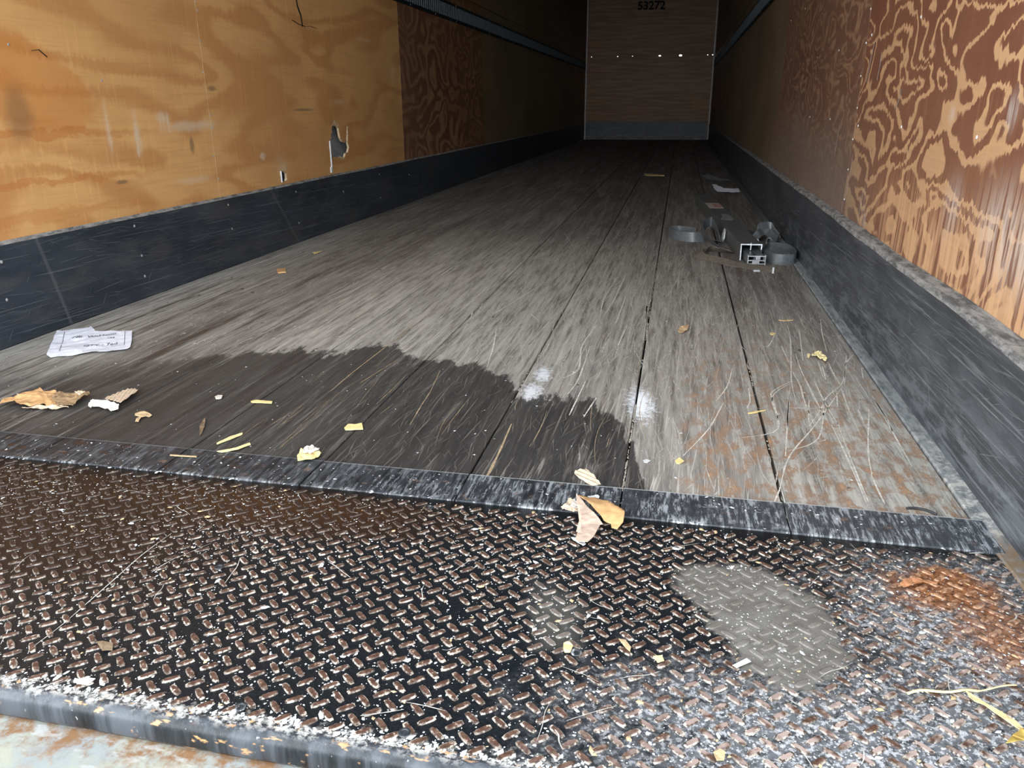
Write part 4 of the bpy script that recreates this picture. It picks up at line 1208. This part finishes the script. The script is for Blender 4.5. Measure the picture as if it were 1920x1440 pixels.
mw = t.matrix_world.copy(); t.data.transform(mw); t.matrix_world = Matrix.Identity(4)
place(t, wb)

ceil = struct(empty('ceiling', (-0.68, 8, ZC)))
bm = bmesh.new(); box(bm, XL-0.1, XR+0.1, YO, YF+0.03, ZC+0.001, ZC+0.03)
place(from_bm('roof_sheet', bm, M_roof), ceil)
for k in range(26):
    y = 1.0+k*0.61
    bm = bmesh.new(); box(bm, XL-0.005, XR+0.005, y-0.025, y+0.025, ZC-0.025, ZC-0.0005, 0, 0.003)
    place(from_bm('roof_bow', bm, M_alu), ceil)

# ------------------------------------------------------------------ scuff liners
bl = struct(empty('baseboard_left', (XL, 8, 0)))
cut = [YO, 5.86, 11.2, YF-0.03]
for i in range(3):
    ys = [cut[i]+(cut[i+1]-cut[i])*k/20+(0.0015 if k == 0 and i else 0) for k in range(21)]
    prof = [(XL-0.009, 0.001), (XL+0.0, 0.001), (XL+0.001, 0.15), (XL+0.0, 0.296), (XL-0.009, 0.3065)]
    def fn(k, x, y, z):
        if 0 < k < 4:
            x += 0.0010*mn.noise(Vector((y*1.7, z*5, 1)))
        if k >= 3: z += 0.003*mn.noise(Vector((y*1.3, 2, 7)))
        return (x, y, z)
    V, F = extrude_y(prof, ys, fn)
    idx = []
    for j in range(len(ys)-1): idx += [0, 0, 0, 1, 0]
    idx += [0, 0]
    place(fixn(from_lists('scuff_panel', V, F, [M_liner_l, M_ledge], None, idx, False)), bl)
br_ = struct(empty('baseboard_right', (XR, 8, 0)))
def xin(y):
    pts = [(0.6, 0.534), (1.25, 0.536), (1.43, 0.541), (1.65, 0.542), (2.25, 0.547), (2.57, 0.541), (2.95, 0.550), (3.6, 0.555), (4.2, 0.553), (6.0, 0.556), (8.0, 0.556), (17, 0.556)]
    for a, b in zip(pts, pts[1:]):
        if a[0] <= y <= b[0]: return a[1]+(b[1]-a[1])*(y-a[0])/(b[0]-a[0])
    return 0.55
cut = [YO, 6.05, 11.5, YF-0.03]
for i in range(3):
    nn = int((cut[i+1]-cut[i])/0.06)
    ys = [cut[i]+(cut[i+1]-cut[i])*k/nn+(0.0015 if k == 0 and i else 0) for k in range(nn+1)]
    prof = [(XR+0.009, 0.001), (XR, 0.001), (XR-0.002, 0.10), (XR-0.006, 0.22), (0, 0.292), (0, 0.304), (XR+0.011, 0.309)]
    def fn(k, x, y, z):
        w = mn.noise(Vector((y*2.6, 0.5, 3)))+0.5*mn.noise(Vector((y*7, 0.5, 3)))
        if k in (4, 5): x = xin(y)+(0.004 if k == 5 else 0)+0.0025*w
        elif k in (2, 3): x += 0.003*w*(z/0.2)
        elif k == 1: x += 0.002*mn.noise(Vector((y*3, 2, 2)))
        if k >= 4: z += 0.005*mn.noise(Vector((y*2.1, 8, 3)))+0.0025*mn.noise(Vector((y*9, 8, 3)))
        return (x, y, z)
    V, F = extrude_y(prof, ys, fn)
    idx = []
    for j in range(len(ys)-1): idx += [0, 0, 0, 0, 1, 1, 0]
    idx += [0, 0]
    place(fixn(from_lists('scuff_panel', V, F, [M_liner_r, M_ledge], None, idx, False)), br_)
M_flange = None
def make_flange_mat():
    n = NT('dusty_grey_flange')
    g = n.noise(n.mp(n.P, (60, 14, 1)), 1, 5, 0.7)
    c = n.mix(n.sm(g, 0.35, 0.62), (0.13, 0.14, 0.145), (0.28, 0.29, 0.29))
    rear = n.sm(n.Y, 1.9, 1.35)
    h = n.noise(n.mp(n.P, (40, 40, 1)), 1, 4, 0.7)
    c = n.mix(n.mul(rear, n.sm(h, 0.45, 0.6)), c, (0.50, 0.48, 0.44))
    c = n.mix(n.mul(n.sm(n.Y, 1.29, 1.19), n.sm(h, 0.35, 0.55)), c, (0.20, 0.14, 0.09))
    c = n.mix(n.sm(n.Y, 3.5, 6.0), c, (0.10, 0.10, 0.10))
    return n.fin(c, 0.85, 0.2)
M_flange = make_flange_mat()
nn = 90
ys = [0.66+(YF-0.05-0.66)*(k/nn)**1.6 for k in range(nn+1)]
prof = [(0.533, -0.02), (0.533, 0.0015), (0.536, 0.0032), (0.566, 0.0040), (0.566, -0.02)]
V, F = extrude_y(prof, ys, lambda k, x, y, z: (x+(0.0022*mn.noise(Vector((y*2.3, 0, 0))) if k in (1, 2) else 0)+(0.004 if (k < 3 and y < 1.19) else 0), y, z))
place(fixn(from_lists('foot_flange', V, F, M_flange)), br_)
bb = struct(empty('baseboard_back', (-0.68, YF, 0)))
x0 = XL+0.024
wds = [0.62, 0.62, 0.62, 0.58]
for w in wds:
    bm = bmesh.new(); box(bm, x0, min(x0+w-0.002, XR-0.024), YF-0.014, YF-0.001, 0.001, 0.348, 0, 0.002)
    place(from_bm('scuff_panel', bm, M_liner_b), bb)
    x0 += w

# ------------------------------------------------------------------ cargo tracks
def track(x_wall, sgn, z0, z1, label, y0, y1):
    r_ = empty('cargo_track', (x_wall, (y0+y1)/2, (z0+z1)/2))
    tag(r_, label, 'cargo track', 'slotted cargo tracks on the side walls')
    h = z1-z0
    def X(d): return x_wall+sgn*d
    def bx(name, d0, d1, ya, yb, za, zb, mat, bev=0.0):
        bm = bmesh.new(); box(bm, min(X(d0), X(d1)), max(X(d0), X(d1)), ya, yb, za, zb, 0, bev)
        return place(from_bm(name, bm, mat), r_)
    bx('back_plate', 0.0, 0.002, y0, y1, z0, z1, M_dark)
    bx('lower_flange', 0.002, 0.006, y0, y1, z0, z0+h*0.17, M_steel_dk, 0.001)
    bx('upper_flange', 0.002, 0.006, y0, y1, z1-h*0.17, z1, M_steel_dk, 0.001)
    V, F = [], []
    n_ = int((y1-y0)/0.0508)
    for k in range(n_):
        y = y0+0.03+k*0.0508
        ya, yb, za, zb = y-0.013, y+0.013, z0+h*0.17, z1-h*0.17
        b = len(V)
        for d in (0.002, 0.013):
            q = 0.0 if d < 0.01 else 0.004
            V += [(X(d), ya+q, za), (X(d), yb-q, za), (X(d), yb-q, zb), (X(d), ya+q, zb)]
        F += [(b+4, b+5, b+6, b+7), (b, b+1, b+5, b+4), (b+1, b+2, b+6, b+5), (b+2, b+3, b+7, b+6), (b+3, b, b+4, b+7)]
    o = place(fixn(from_lists('slot_rib', V, F, M_rib)), r_); o['kind'] = 'stuff'
    V, F = [], []
    for k in range(int((y1-y0)/0.305)):
        y = y0+0.12+k*0.61 if k*0.61 < (y1-y0-0.2) else y1-0.1
        for z in (z0+h*0.08, z1-h*0.08):
            dome_lists(V, F, (X(0.006), y, z), (sgn, 0, 0), 0.006, 0.003)
    o = place(from_lists('rivet', V, F, M_zinc), r_); o['kind'] = 'stuff'
    return r_
track(XL-0.0085, 1, 1.345, 1.485, 'dark steel slotted cargo track running along the left plywood wall', YO+0.2, YF-0.05)
track(WX-0.0005, -1, 1.345, 1.485, 'dark steel slotted cargo track running along the right plywood wall', YO+0.2, YF-0.05)

# ground outside, below and behind the trailer: out of view, added to bounce light inside
bm = bmesh.new(); box(bm, -30, 30, -30, 40, -1.35, -1.25)
o = struct(from_bm('floor_yard_bounce', bm, M_asphalt))

# ------------------------------------------------------------------ load beam and straps
BA, BB = Vector((0.352, 3.665, 0)), Vector((0.190, 5.78, 0))      # axis of the beam on the floor, near and far end
bd = (BB-BA).normalized()
ang = math.atan2(-bd.x, bd.y)
BL = (BB-BA).length
def in_frame(o, parent):                 # mesh built with x across, y along the beam from the near end
    o.parent = parent
    return o
beam = empty('load_beam', (BA.x, BA.y, 0.001))
beam.rotation_euler = (0, 0, ang)
tag(beam, 'long grey aluminium load beam lying on the floor beside the right liner', 'load beam')
W2, H, T = 0.047, 0.074, 0.0035
bm = bmesh.new()
box(bm, -W2, W2, 0, BL, H-T, H, 0)
box(bm, -W2, -W2+T, 0, BL, 0, H-T, 0)
box(bm, W2-T, W2, 0, BL, 0.0, H-T, 0)
box(bm, -W2+T, W2-T, 0.1, BL, 0, T, 0)
in_frame(from_bm('outer_tube', bm, M_beam), beam)
bm = bmesh.new()
box(bm, -W2-0.0005, W2+0.0005, -0.002, 0.0035, H-0.0045, H+0.0008, 0, 0.0006)
box(bm, -W2-0.0005, -W2+0.0045, -0.002, 0.0035, 0.0, H-0.0047, 0, 0.0006)
box(bm, W2-0.0045, W2+0.0005, -0.002, 0.0035, H-0.024, H-0.0047, 0, 0.0006)
o = in_frame(from_bm('tube_rim', bm, M_white_metal), beam); o['label'] = 'bright worn rim of the tube mouth'
# sliding inner bar: two channel halves with a latch end
bm = bmesh.new()
for (x0, x1) in ((-0.030, -0.001), (0.006, 0.040)):
    box(bm, x0, x1, -0.115, 0.5, 0.038, 0.042, 0, 0.001)
    box(bm, x0, x0+0.004, -0.115, 0.5, 0.008, 0.038, 0, 0.001)
    box(bm, x1-0.004, x1, -0.115, 0.5, 0.020, 0.038, 0, 0.001)
    box(bm, x0, x1, -0.112, 0.5, 0.006, 0.010, 0, 0.001)
M_chan = plain('grey_steel_channel', (0.15, 0.165, 0.175), 0.4, 0.5, 0.4)
in_frame(from_bm('inner_bar', bm, M_chan), beam)
bm = bmesh.new()
for z in (0.006, 0.021, 0.040):
    box(bm, -0.030, 0.044, -0.132, -0.115, z, z+0.0045, 0, 0.001)
for x in (-0.034, 0.040):
    box(bm, x, x+0.004, -0.134, -0.105, 0.002, 0.048, 0, 0.001)
box(bm, 0.000, 0.020, -0.134, -0.124, 0.027, 0.040, 0, 0.001)
box(bm, -0.012, 0.018, -0.129, -0.119, 0.0105, 0.0205, 0, 0.001)
in_frame(from_bm('latch_end', bm, M_zinc), beam)
b_ = tube([(0.0, 0.012, 0.045), (0.0, 0.012, H+0.004)], 0.0035, 8)
in_frame(from_bm('spring_pin', b_, M_zinc), beam)
M_st_w = plain('faded_pink_white_label', (0.50, 0.42, 0.39), 0.6, 0.3)
M_st_r = plain('faded_red_print', (0.42, 0.12, 0.08), 0.6, 0.3)
bm = bmesh.new(); box(bm, -0.044, 0.042, 1.30, 1.58, H, H+0.0006)
st = in_frame(from_bm('warning_label', bm, M_st_w), beam); st['label'] = 'faded pinkish warning label'
bm = bmesh.new()
for k in range(4): box(bm, -0.006+k*0.011, 0.001+k*0.011, 1.36, 1.52, H+0.0006, H+0.001)
in_frame(from_bm('label_print', bm, M_st_r), st)
bm = bmesh.new()
vs = [bm.verts.new((x, y, z)) for z in (H, H+0.0006) for x, y in ((-0.038, 0.82), (0.020, 0.78), (0.038, 0.86), (0.028, 1.02), (-0.010, 1.05), (-0.012, 0.95))]
bm.faces.new(vs[5::-1]); bm.faces.new(vs[6:])
for i in range(6): bm.faces.new((vs[i], vs[(i+1) % 6], vs[6+(i+1) % 6], vs[6+i]))
o = in_frame(from_bm('label_remnant', bm, M_film), beam)

def strap(label, cat='strap', loc=(0.3, 3.8, 0)):
    e = empty('tie_down_strap', loc)
    return tag(e, label, cat, 'grey webbing straps around the load beam')
U = math.pi/2
s1 = strap('grey webbing strap looped upright on the floor left of the load beam', loc=(0.10, 4.2, 0))
ribbon('webbing', [(0.12, 4.30, 0.0, U*0.95), (0.03, 4.36, 0.0, U), (-0.022, 4.31, 0.0, U), (0.005, 4.21, 0, U), (0.055, 4.15, 0, U), (0.105, 4.13, 0, U*0.95), (0.145, 4.15, 0.0, U*0.8), (0.162, 4.165, 0.0, U*0.7)], 0.050, 0.002, M_web, s1)
s2 = strap('twisted grey strap arching up against the left side of the load beam', loc=(0.2, 4.2, 0))
ribbon('webbing', [(0.255, 3.92, 0.002, 0.5), (0.215, 4.02, 0.004, 0.8), (0.178, 4.12, 0.016, U*0.75), (0.160, 4.22, 0.036, U*0.85), (0.176, 4.31, 0.050, U), (0.200, 4.335, 0.052, U*1.05), (0.218, 4.27, 0.036, U*1.1), (0.236, 4.20, 0.012, U*1.15), (0.244, 4.14, 0.002, U*1.2)], 0.052, 0.002, M_web, s2)
ribbon('webbing', [(0.258, 4.13, 0.001, 0.3), (0.222, 4.15, 0.001, 0.4), (0.182, 4.16, 0.001, 0.5)], 0.040, 0.002, M_web, s2)
b_ = tube([(0.256+0.004*math.sin(a), 4.17+0.060*math.cos(a), 0.034+0.030*math.sin(a)) for a in [2*math.pi*k/14 for k in range(14)]], 0.0045, 6, True)
o = place(from_bm('frayed_loop', b_, M_fleck, None, True), s2); o['label'] = 'frayed white loop of strap edge'
s3 = strap('dirty brown strap lying flat across the floor under the near end of the load beam', loc=(0.25, 3.6, 0))
ribbon('webbing', [(0.290, 3.83, 0.001, 0.35), (0.235, 3.845, 0.003, 0.55), (0.180, 3.85, 0.004, 0.7), (0.135, 3.82, 0.004, 0.6), (0.108, 3.76, 0.004, 0.35)], 0.050, 0.002, M_web_b, s3)
ribbon('webbing', [(0.104, 3.80, 0.006, 0.5), (0.098, 3.70, 0.003, 0.45), (0.125, 3.635, 0.001, 0.40), (0.185, 3.585, 0.001, 0.35), (0.250, 3.515, 0.001, 0.25), (0.315, 3.47, 0.001, 0.22), (0.375, 3.42, 0.001, 0.3), (0.425, 3.385, 0.001, 0.5), (0.475, 3.415, 0.001, 0.45)], 0.050, 0.002, M_web_b, s3)
bm = bmesh.new(); box(bm, 0.345, 0.372, 3.405, 3.425, 0.001, 0.007, 0, 0.001); box(bm, 0.418, 0.426, 3.375, 3.400, 0.001, 0.028, 0, 0.001)
place(from_bm('end_fitting', bm, M_zinc), s3)
s4 = strap('dark webbing strap in a wide upright loop between the load beam and the right liner', loc=(0.5, 3.7, 0))
ribbon('webbing', [(0.405, 3.70, 0.0, U*0.8), (0.432, 3.60, 0.0, U*0.9), (0.468, 3.575, 0.0, U), (0.505, 3.580, 0.0, U), (0.538, 3.610, 0.0, U), (0.552, 3.70, 0.0, U), (0.545, 3.82, 0.0, U), (0.505, 3.90, 0.0, U*0.9), (0.455, 3.92, 0.0, U*0.8), (0.412, 3.88, 0.002, U*0.6)], 0.048, 0.002, M_web, s4)
ribbon('webbing', [(0.405, 3.86, 0.002, 0.4), (0.44, 3.82, 0.014, 0.6), (0.475, 3.80, 0.008, 0.4), (0.51, 3.76, 0.004, 0.3)], 0.045, 0.002, M_web, s4)
s5 = strap('crumpled dark strap with metal hooks heaped right of the load beam', loc=(0.45, 4.2, 0))
ribbon('webbing', [(0.33, 4.55, 0.001, 0.2), (0.375, 4.42, 0.002, 0.4), (0.405, 4.26, 0.004, 0.9), (0.420, 4.20, 0.030, U*0.8), (0.455, 4.22, 0.052, U*0.7), (0.490, 4.26, 0.050, U*0.8), (0.510, 4.24, 0.028, U), (0.520, 4.20, 0.004, U*0.8)], 0.046, 0.002, M_web, s5)
ribbon('webbing', [(0.412, 4.13, 0.002, 0.5), (0.440, 4.16, 0.030, 0.9), (0.466, 4.20, 0.036, 0.7), (0.480, 4.12, 0.018, 0.4), (0.455, 4.05, 0.004, 0.3), (0.42, 4.0, 0.002, 0.3)], 0.042, 0.002, M_web, s5)
ribbon('webbing', [(0.49, 4.22, 0.010, 0.4), (0.522, 4.26, 0.012, 0.8), (0.545, 4.30, 0.006, 0.4)], 0.030, 0.002, M_web, s5)
for (cx, cy, a0) in [(0.478, 4.10, 0.3), (0.535, 4.28, 0.0), (0.420, 4.10, 1.2)]:
    pts = []
    for k in range(9):
        t = -0.4+k*0.45
        pts.append((cx+0.014*math.cos(t+a0), cy+0.03*math.sin(t+a0), 0.022+0.012*math.sin(t*1.3)))
    b_ = tube(pts, 0.0032, 6)
    place(from_bm('hook', b_, M_zinc, None, True), s5)

# ------------------------------------------------------------------ paper sheet with handwriting
def at_uv(u, v):      # the sheet's writing frame: origin at the left end of line one
    return (u, v)
pap = sheet('paper_sheet', DATA['paper'], M_paper, 0.0018, 0.0005, 0.012, 0.007, None, None, 4)
tag(pap, 'crumpled white sheet of paper with handwriting lying by the left liner', 'paper')
PB = Vector(pap.location)
from mathutils.bvhtree import BVHTree
bpy.context.view_layer.update()
_bm = bmesh.new(); _bm.from_mesh(pap.data); bvh = BVHTree.FromBMesh(_bm); _bm.free()
def drape(me, lift=0.0004):
    for v in me.vertices:
        h = bvh.ray_cast(Vector((v.co.x, v.co.y, 1)), Vector((0, 0, -1)))
        v.co.z = (h[0].z if h[0] else 0.006)+lift+max(v.co.z, 0)*0.0
def writing(txt, a, b, size, nm='handwriting'):
    a, b = Vector(a), Vector(b)
    d = b-a
    t = text_mesh(nm, txt, size, 0.0, M_ink, d.length, 0.0006)
    an = math.atan2(d.y, d.x)
    c = (a+b)/2
    t.data.transform(Matrix.Translation((c.x-PB.x, c.y-PB.y, 0)) @ Matrix.Rotation(an, 4, 'Z'))
    bm = bmesh.new(); bm.from_mesh(t.data)
    bmesh.ops.subdivide_edges(bm, edges=[e for e in bm.edges if e.calc_length() > 0.01], cuts=2)
    bm.to_mesh(t.data); bm.free()
    drape(t.data, 0.0006)
    t.parent = pap
PT = DATA['paper_text']
writing('Nb  WsHeno', PT[0], PT[1], 0.030)
writing('old', PT[4], PT[5], 0.016)
writing('QTY - 7ed', PT[2], PT[3], 0.030)
PLN = DATA['paper_lines']
V, F = [], []
for a, b in ((PLN[0], PLN[1]), (PLN[2], PLN[3]), (PLN[4], PLN[5])):
    a, b = Vector(a), Vector(b)
    n_ = 14
    nrm = Vector((-(b-a).y, (b-a).x)).normalized()*0.0009
    base = len(V)
    for k in range(n_+1):
        p = a+(b-a)*k/n_
        for s_ in (1, -1):
            q = (p.x-PB.x+nrm.x*s_, p.y-PB.y+nrm.y*s_, 0.0)
            V.append(q)
    for k in range(n_): F.append((base+2*k, base+2*k+1, base+2*k+3, base+2*k+2))
lo = from_lists('ruled_line', V, F, M_ink)
drape(lo.data, 0.0005)
lo.parent = pap
# ------------------------------------------------------------------ scraps
def thing_sheet(name, key, mat, label, cat, group=None, **kw):
    o = sheet(name, DATA[key], mat, parent=None, **kw)
    return tag(o, label, cat, group)
def compound(name, loc, label, cat):
    e = empty(name, loc)
    return tag(e, label, cat)
k1 = compound('cardboard_scrap', (-1.46, 1.49, 0.001), 'torn brown kraft cardboard scrap at the far left near the threshold', 'cardboard')
KO = DATA['kraft']
sheet('kraft_face', KO[:8]+KO[-8:], M_kraft, 0.0015, 0.0008, 0.008, 0.010, lambda u, v: 0.012*max(0, 1-abs(u+0.2)), k1, 2)
sheet('torn_liner', KO[6:22], M_kraft_d, 0.0015, 0.0012, 0.006, 0.012, lambda u, v: 0.004+0.006*v*v, k1, 9)
o = sheet('torn_fluting', [(p[0]*0.55+(-1.405)*0.45, p[1]*0.55+1.50*0.45+0.012) for p in KO[9:18]], M_corr, 0.012, 0.0008, 0.006, 0.008, None, k1, 3)
o = sheet('torn_fluting', [(p[0]*0.9+(-1.44)*0.1, p[1]) for p in [(-1.492, 1.432), (-1.46, 1.452), (-1.42, 1.455), (-1.38, 1.462), (-1.372, 1.455), (-1.40, 1.441), (-1.445, 1.438), (-1.475, 1.428)]], M_corr, 0.003, 0.0008, 0.005, 0.008, None, k1, 6)
k2 = compound('corrugated_scrap', (-1.35, 1.51, 0.001), 'two-piece pale corrugated cardboard scrap beside the kraft scrap', 'cardboard')
sheet('fluted_strip', DATA['corr_a'], M_corr_w, 0.0012, 0.0010, 0.01, 0.003, lambda u, v: 0.003, k2, 1, (1.75, 0.013, 0.0035))
sheet('fluted_flap', DATA['corr_b'], M_corr, 0.0012, 0.0010, 0.01, 0.002, lambda u, v: 0.006+0.004*u, k2, 2, (0.45, 0.0095, 0.0025))
thing_sheet('corrugated_scrap', 'corr_c', M_corr, 'small tan corrugated cardboard piece with ridges on the boards behind the threshold', 'cardboard', z=0.0015, th=0.001, amp=0.001, seed=3, flute=(0.95, 0.0125, 0.0028))
k3 = compound('cardboard_scrap', (-0.10, 1.18, 0.004), 'torn cardboard scrap with a curled brown flap lying across the threshold', 'cardboard')
sheet('brown_flap', DATA['card_brown'], M_kraft, 0.0045, 0.0012, 0.006, 0.004, lambda u, v: 0.010+0.006*math.cos(3*v)-0.004*u, k3, 4, None, True)
sheet('printed_flap', DATA['card_print'], M_fleck_b, 0.0045, 0.0012, 0.006, 0.003, lambda u, v: 0.016+0.008*v, k3, 5)
CP = DATA['card_print']
pc = (sum(p[0] for p in CP)/len(CP), sum(p[1] for p in CP)/len(CP))
sheet('yellowed_print', [(p[0]*0.94+pc[0]*0.06, p[1]*0.94+pc[1]*0.06) for p in (CP[15], CP[14], CP[13], CP[12], CP[11], CP[10], CP[9])]+[(pc[0]-0.012, pc[1]-0.004)], M_corr, 0.0075, 0.0010, 0.006, 0.002, lambda u, v: 0.026+0.004*v, k3, 5)
sheet('torn_fluting', DATA['card_torn'], M_corr, 0.0045, 0.0015, 0.005, 0.010, None, k3, 7)
sheet('torn_fluting', [(p[0]*0.5+(-0.131)*0.5, p[1]*0.5+1.19*0.5) for p in DATA['card_torn']], M_corr_w, 0.012, 0.001, 0.005, 0.008, None, k3, 8)
thing_sheet('paper_flake', 'white_a', M_fleck, 'white flake sticking out behind the curled cardboard scrap', 'flake', z=0.0045, th=0.001, amp=0.004, seed=1)
thing_sheet('paper_flake', 'white_b', M_fleck, 'white flake on the tread plate just in front of the printed cardboard', 'flake', z=0.0035, th=0.001, amp=0.003, seed=2)
thing_sheet('paper_flake', 'white_c', M_corr_w, 'off-white flake between the lugs near the left front corner', 'flake', z=0.0025, th=0.001, amp=0.002, seed=2)
thing_sheet('dry_leaf', 'leaf_a', M_leaf, 'brown leaf fragment on wet boards right of the corrugated scrap', 'leaf', z=0.0012, th=0.0006, amp=0.003, seed=4)
thing_sheet('dry_leaf', 'dark_leaf', M_leaf_d, 'narrow dark leaf standing between the straws and the corrugated scrap', 'leaf', z=0.0012, th=0.0006, amp=0.003, seed=5)
thing_sheet('dry_leaf', 'dry_leaf', M_leaf, 'tan leaf lying on the pale boards in front of the straps', 'leaf', z=0.0012, th=0.0006, amp=0.004, seed=6)
k4 = compound('dry_leaf', (0.42, 2.22, 0.001), 'pale crumpled leaf in two pieces near the right liner', 'leaf')
sheet('leaf_piece', DATA['leaf_scrap'], M_straw, 0.001, 0.0007, 0.004, 0.012, None, k4, 7)
sheet('leaf_piece', DATA['chip_c'], M_straw, 0.001, 0.0007, 0.004, 0.004, None, k4, 8)
thing_sheet('dry_leaf', 'red_leaf', M_leaf_r, 'reddish brown curled leaf beside the rust patch on the tread plate', 'leaf', z=0.0035, th=0.0008, amp=0.004, seed=9, zf=lambda u, v: 0.003-0.002*u)
thing_sheet('dry_leaf', 'leaf_br', M_leaf_g, 'golden brown leaf at the lower right corner of the tread plate', 'leaf', z=0.0035, th=0.0008, amp=0.004, seed=10, zf=lambda u, v: 0.006)
thing_sheet('grass_blade', 'blade', M_straw, 'broad yellow grass blade slanting across the lower right of the tread plate', 'grass', z=0.0035, th=0.0008, amp=0.002, seed=11, zf=lambda u, v: 0.005)
SP = DATA['stalk_path']
b_ = tube([(p[0]-0.38, p[1]-0.84, 0.0035+0.001*math.sin(i*0.7)) for i, p in enumerate(smooth_path([(q[0], q[1]) for q in SP[:7]], 4))], [0.0018]*16+[0.0011]*9, 5)
o = from_bm('straw_stalk', b_, M_straw, None, True); o.location = (0.38, 0.84, 0.0022)
tag(o, 'long thin straw stalk lying crosswise above the broad grass blade', 'straw')
thing_sheet('wood_chip', 'yellow_chip', M_wood_y, 'bright yellow wood chip on wet boards left of the centre joint', 'wood chip', z=0.0012, th=0.002, amp=0.002, seed=12)
k5 = compound('cardboard_scrap', (-0.70, 1.33, 0.001), 'small torn tan scrap sitting on the rear edge of the threshold', 'cardboard')
sheet('torn_face', DATA['torn_bit'], M_wood_y, 0.0035, 0.001, 0.005, 0.008, None, k5, 13)
sheet('torn_fluting', [(p[0]*0.7-0.70*0.3, p[1]*0.6+1.345*0.4) for p in DATA['torn_bit']], M_corr_w, 0.011, 0.0008, 0.005, 0.006, None, k5, 14)
thing_sheet('wood_splinter', 'splinter', M_wood_y, 'short straight yellow splinter on the dark boards above the straws', 'splinter', z=0.0012, th=0.0015, amp=0.001, seed=15)
thing_sheet('straw', 'straw_a', M_straw, 'upper of two slanting straws just behind the threshold', 'straw', z=0.0012, th=0.0015, amp=0.001, seed=16)
thing_sheet('straw', 'straw_b', M_straw, 'lower curved straw touching the rear edge of the threshold', 'straw', z=0.0032, th=0.0015, amp=0.001, seed=17)
thing_sheet('straw', 'straw_c', M_leaf, 'thin tan straw lying on the left part of the threshold', 'straw', z=0.0042, th=0.001, amp=0.0005, seed=18)
thing_sheet('straw', 'straw_d', M_wood_y, 'short straw across the rightmost open board joint', 'straw', z=0.0012, th=0.0015, amp=0.001, seed=19)
thing_sheet('twig', 'twig', M_leaf, 'pale twig on the right board behind the crumpled leaf', 'twig', z=0.0012, th=0.0018, amp=0.002, seed=20)
thing_sheet('wood_chip', 'grey_bit', M_corr_w, 'small greyish chip alone on wet boards left of the yellow splinter', 'wood chip', z=0.0012, th=0.0015, amp=0.002, seed=21)
thing_sheet('wood_chip', 'chip_a', M_fleck, 'small white chip left of the right open board joint near the threshold', 'wood chip', z=0.0012, th=0.0012, amp=0.001, seed=22)
thing_sheet('wood_chip', 'chip_b', M_wood_y, 'cream chip among orange stains near the threshold', 'wood chip', z=0.0012, th=0.0012, amp=0.001, seed=23)
thing_sheet('wood_chip', 'chip_d', M_wood_y, 'cream chip between the pale twig and the crumpled leaf', 'wood chip', z=0.0012, th=0.0012, amp=0.001, seed=24)
thing_sheet('wood_chip', 'chip_e', M_kraft, 'orange block-like chip by the middle of the left liner', 'wood chip', z=0.0012, th=0.005, amp=0.001, seed=25)
thing_sheet('wood_splinter', 'splint_b', M_wood_y, 'pointed yellow splinter near the foot of the left liner', 'splinter', z=0.0012, th=0.002, amp=0.002, seed=26)
thing_sheet('wood_splinter', 'far_stick', M_wood_y, 'long yellow splinter alone on the boards far inside', 'splinter', z=0.0012, th=0.004, amp=0.002, seed=27)
thing_sheet('paper_strip', 'far_paper', M_paper, 'twisted white paper strip beyond the far end of the load beam', 'paper', z=0.0012, th=0.0008, amp=0.02, seed=28)
thing_sheet('plastic_film', 'far_film', M_film, 'crumpled clear plastic film beyond the white paper strip', 'plastic', z=0.0012, th=0.0008, amp=0.012, seed=29)
thing_sheet('leaf_crumb', 'ybit_a', M_wood_y, 'yellow leaf crumb in the middle of the tread plate', 'leaf', z=0.0032, th=0.001, amp=0.002, seed=30)
thing_sheet('leaf_crumb', 'ybit_b', M_leaf, 'tan leaf crumb right of the yellow crumb on the tread plate', 'leaf', z=0.0032, th=0.001, amp=0.002, seed=31)
thing_sheet('leaf_crumb', 'ybit_c', M_wood_y, 'pale crumb left of the grey mud patch', 'leaf', z=0.0032, th=0.001, amp=0.002, seed=32)
thing_sheet('leaf_crumb', 'ybit_d', M_leaf, 'round tan crumb below the grey mud patch by the front edge', 'leaf', z=0.0032, th=0.001, amp=0.002, seed=33)
thing_sheet('tape_piece', 'white_tape', M_fleck, 'short strip of white tape stuck on the grey mud patch', 'tape', z=0.0032, th=0.0008, amp=0.0005, seed=34)
thing_sheet('leaf_crumb', 'brown_scrap', M_leaf_d, 'brown flake between the lugs at the left of the tread plate', 'leaf', z=0.0032, th=0.001, amp=0.002, seed=35)
HP = smooth_path([(q[0], q[1]) for q in DATA['hose_path']], 4)
b_ = tube([(p[0]-0.46, p[1]-1.33, 0.003) for p in HP], 0.0022, 6)
o = from_bm('rubber_strip', b_, M_rubber, None, True); o.location = (0.46, 1.33, 0.0005)
tag(o, 'short curved black rubber strip on the right board behind the threshold', 'rubber strip')
# remaining tiny chips lying on the boards
random.seed(44)
def ff():
    while True:
        x, y = random.uniform(-1.8, 0.52), random.uniform(1.32, 4.5)
        if random.random() < (0.35 if y > 2.2 else 0.8): return x, y, 0.8+0.25*y*0.5
flecks('chip_crumb', 420, ff, 0.0008, 0.0022, M_fleck, 0.0006, floor, 2.0)
def ft(): return random.uniform(-1.5, 0.55), random.uniform(1.205, 1.295), 1.0
flecks('paint_fleck', 260, ft, 0.0006, 0.0018, M_fleck, 0.0036, thr, 2.4)
def ft2(): return random.uniform(-1.5, 0.55), 1.199+random.gauss(0, 0.003), 1.0
flecks('paint_fleck', 130, ft2, 0.0008, 0.0028, M_fleck, 0.0022, thr, 2.8)
for o in list(bpy.data.objects):
    if o.type == 'MESH' and len(o.data.polygons) == 0: print('EMPTY MESH', o.name)
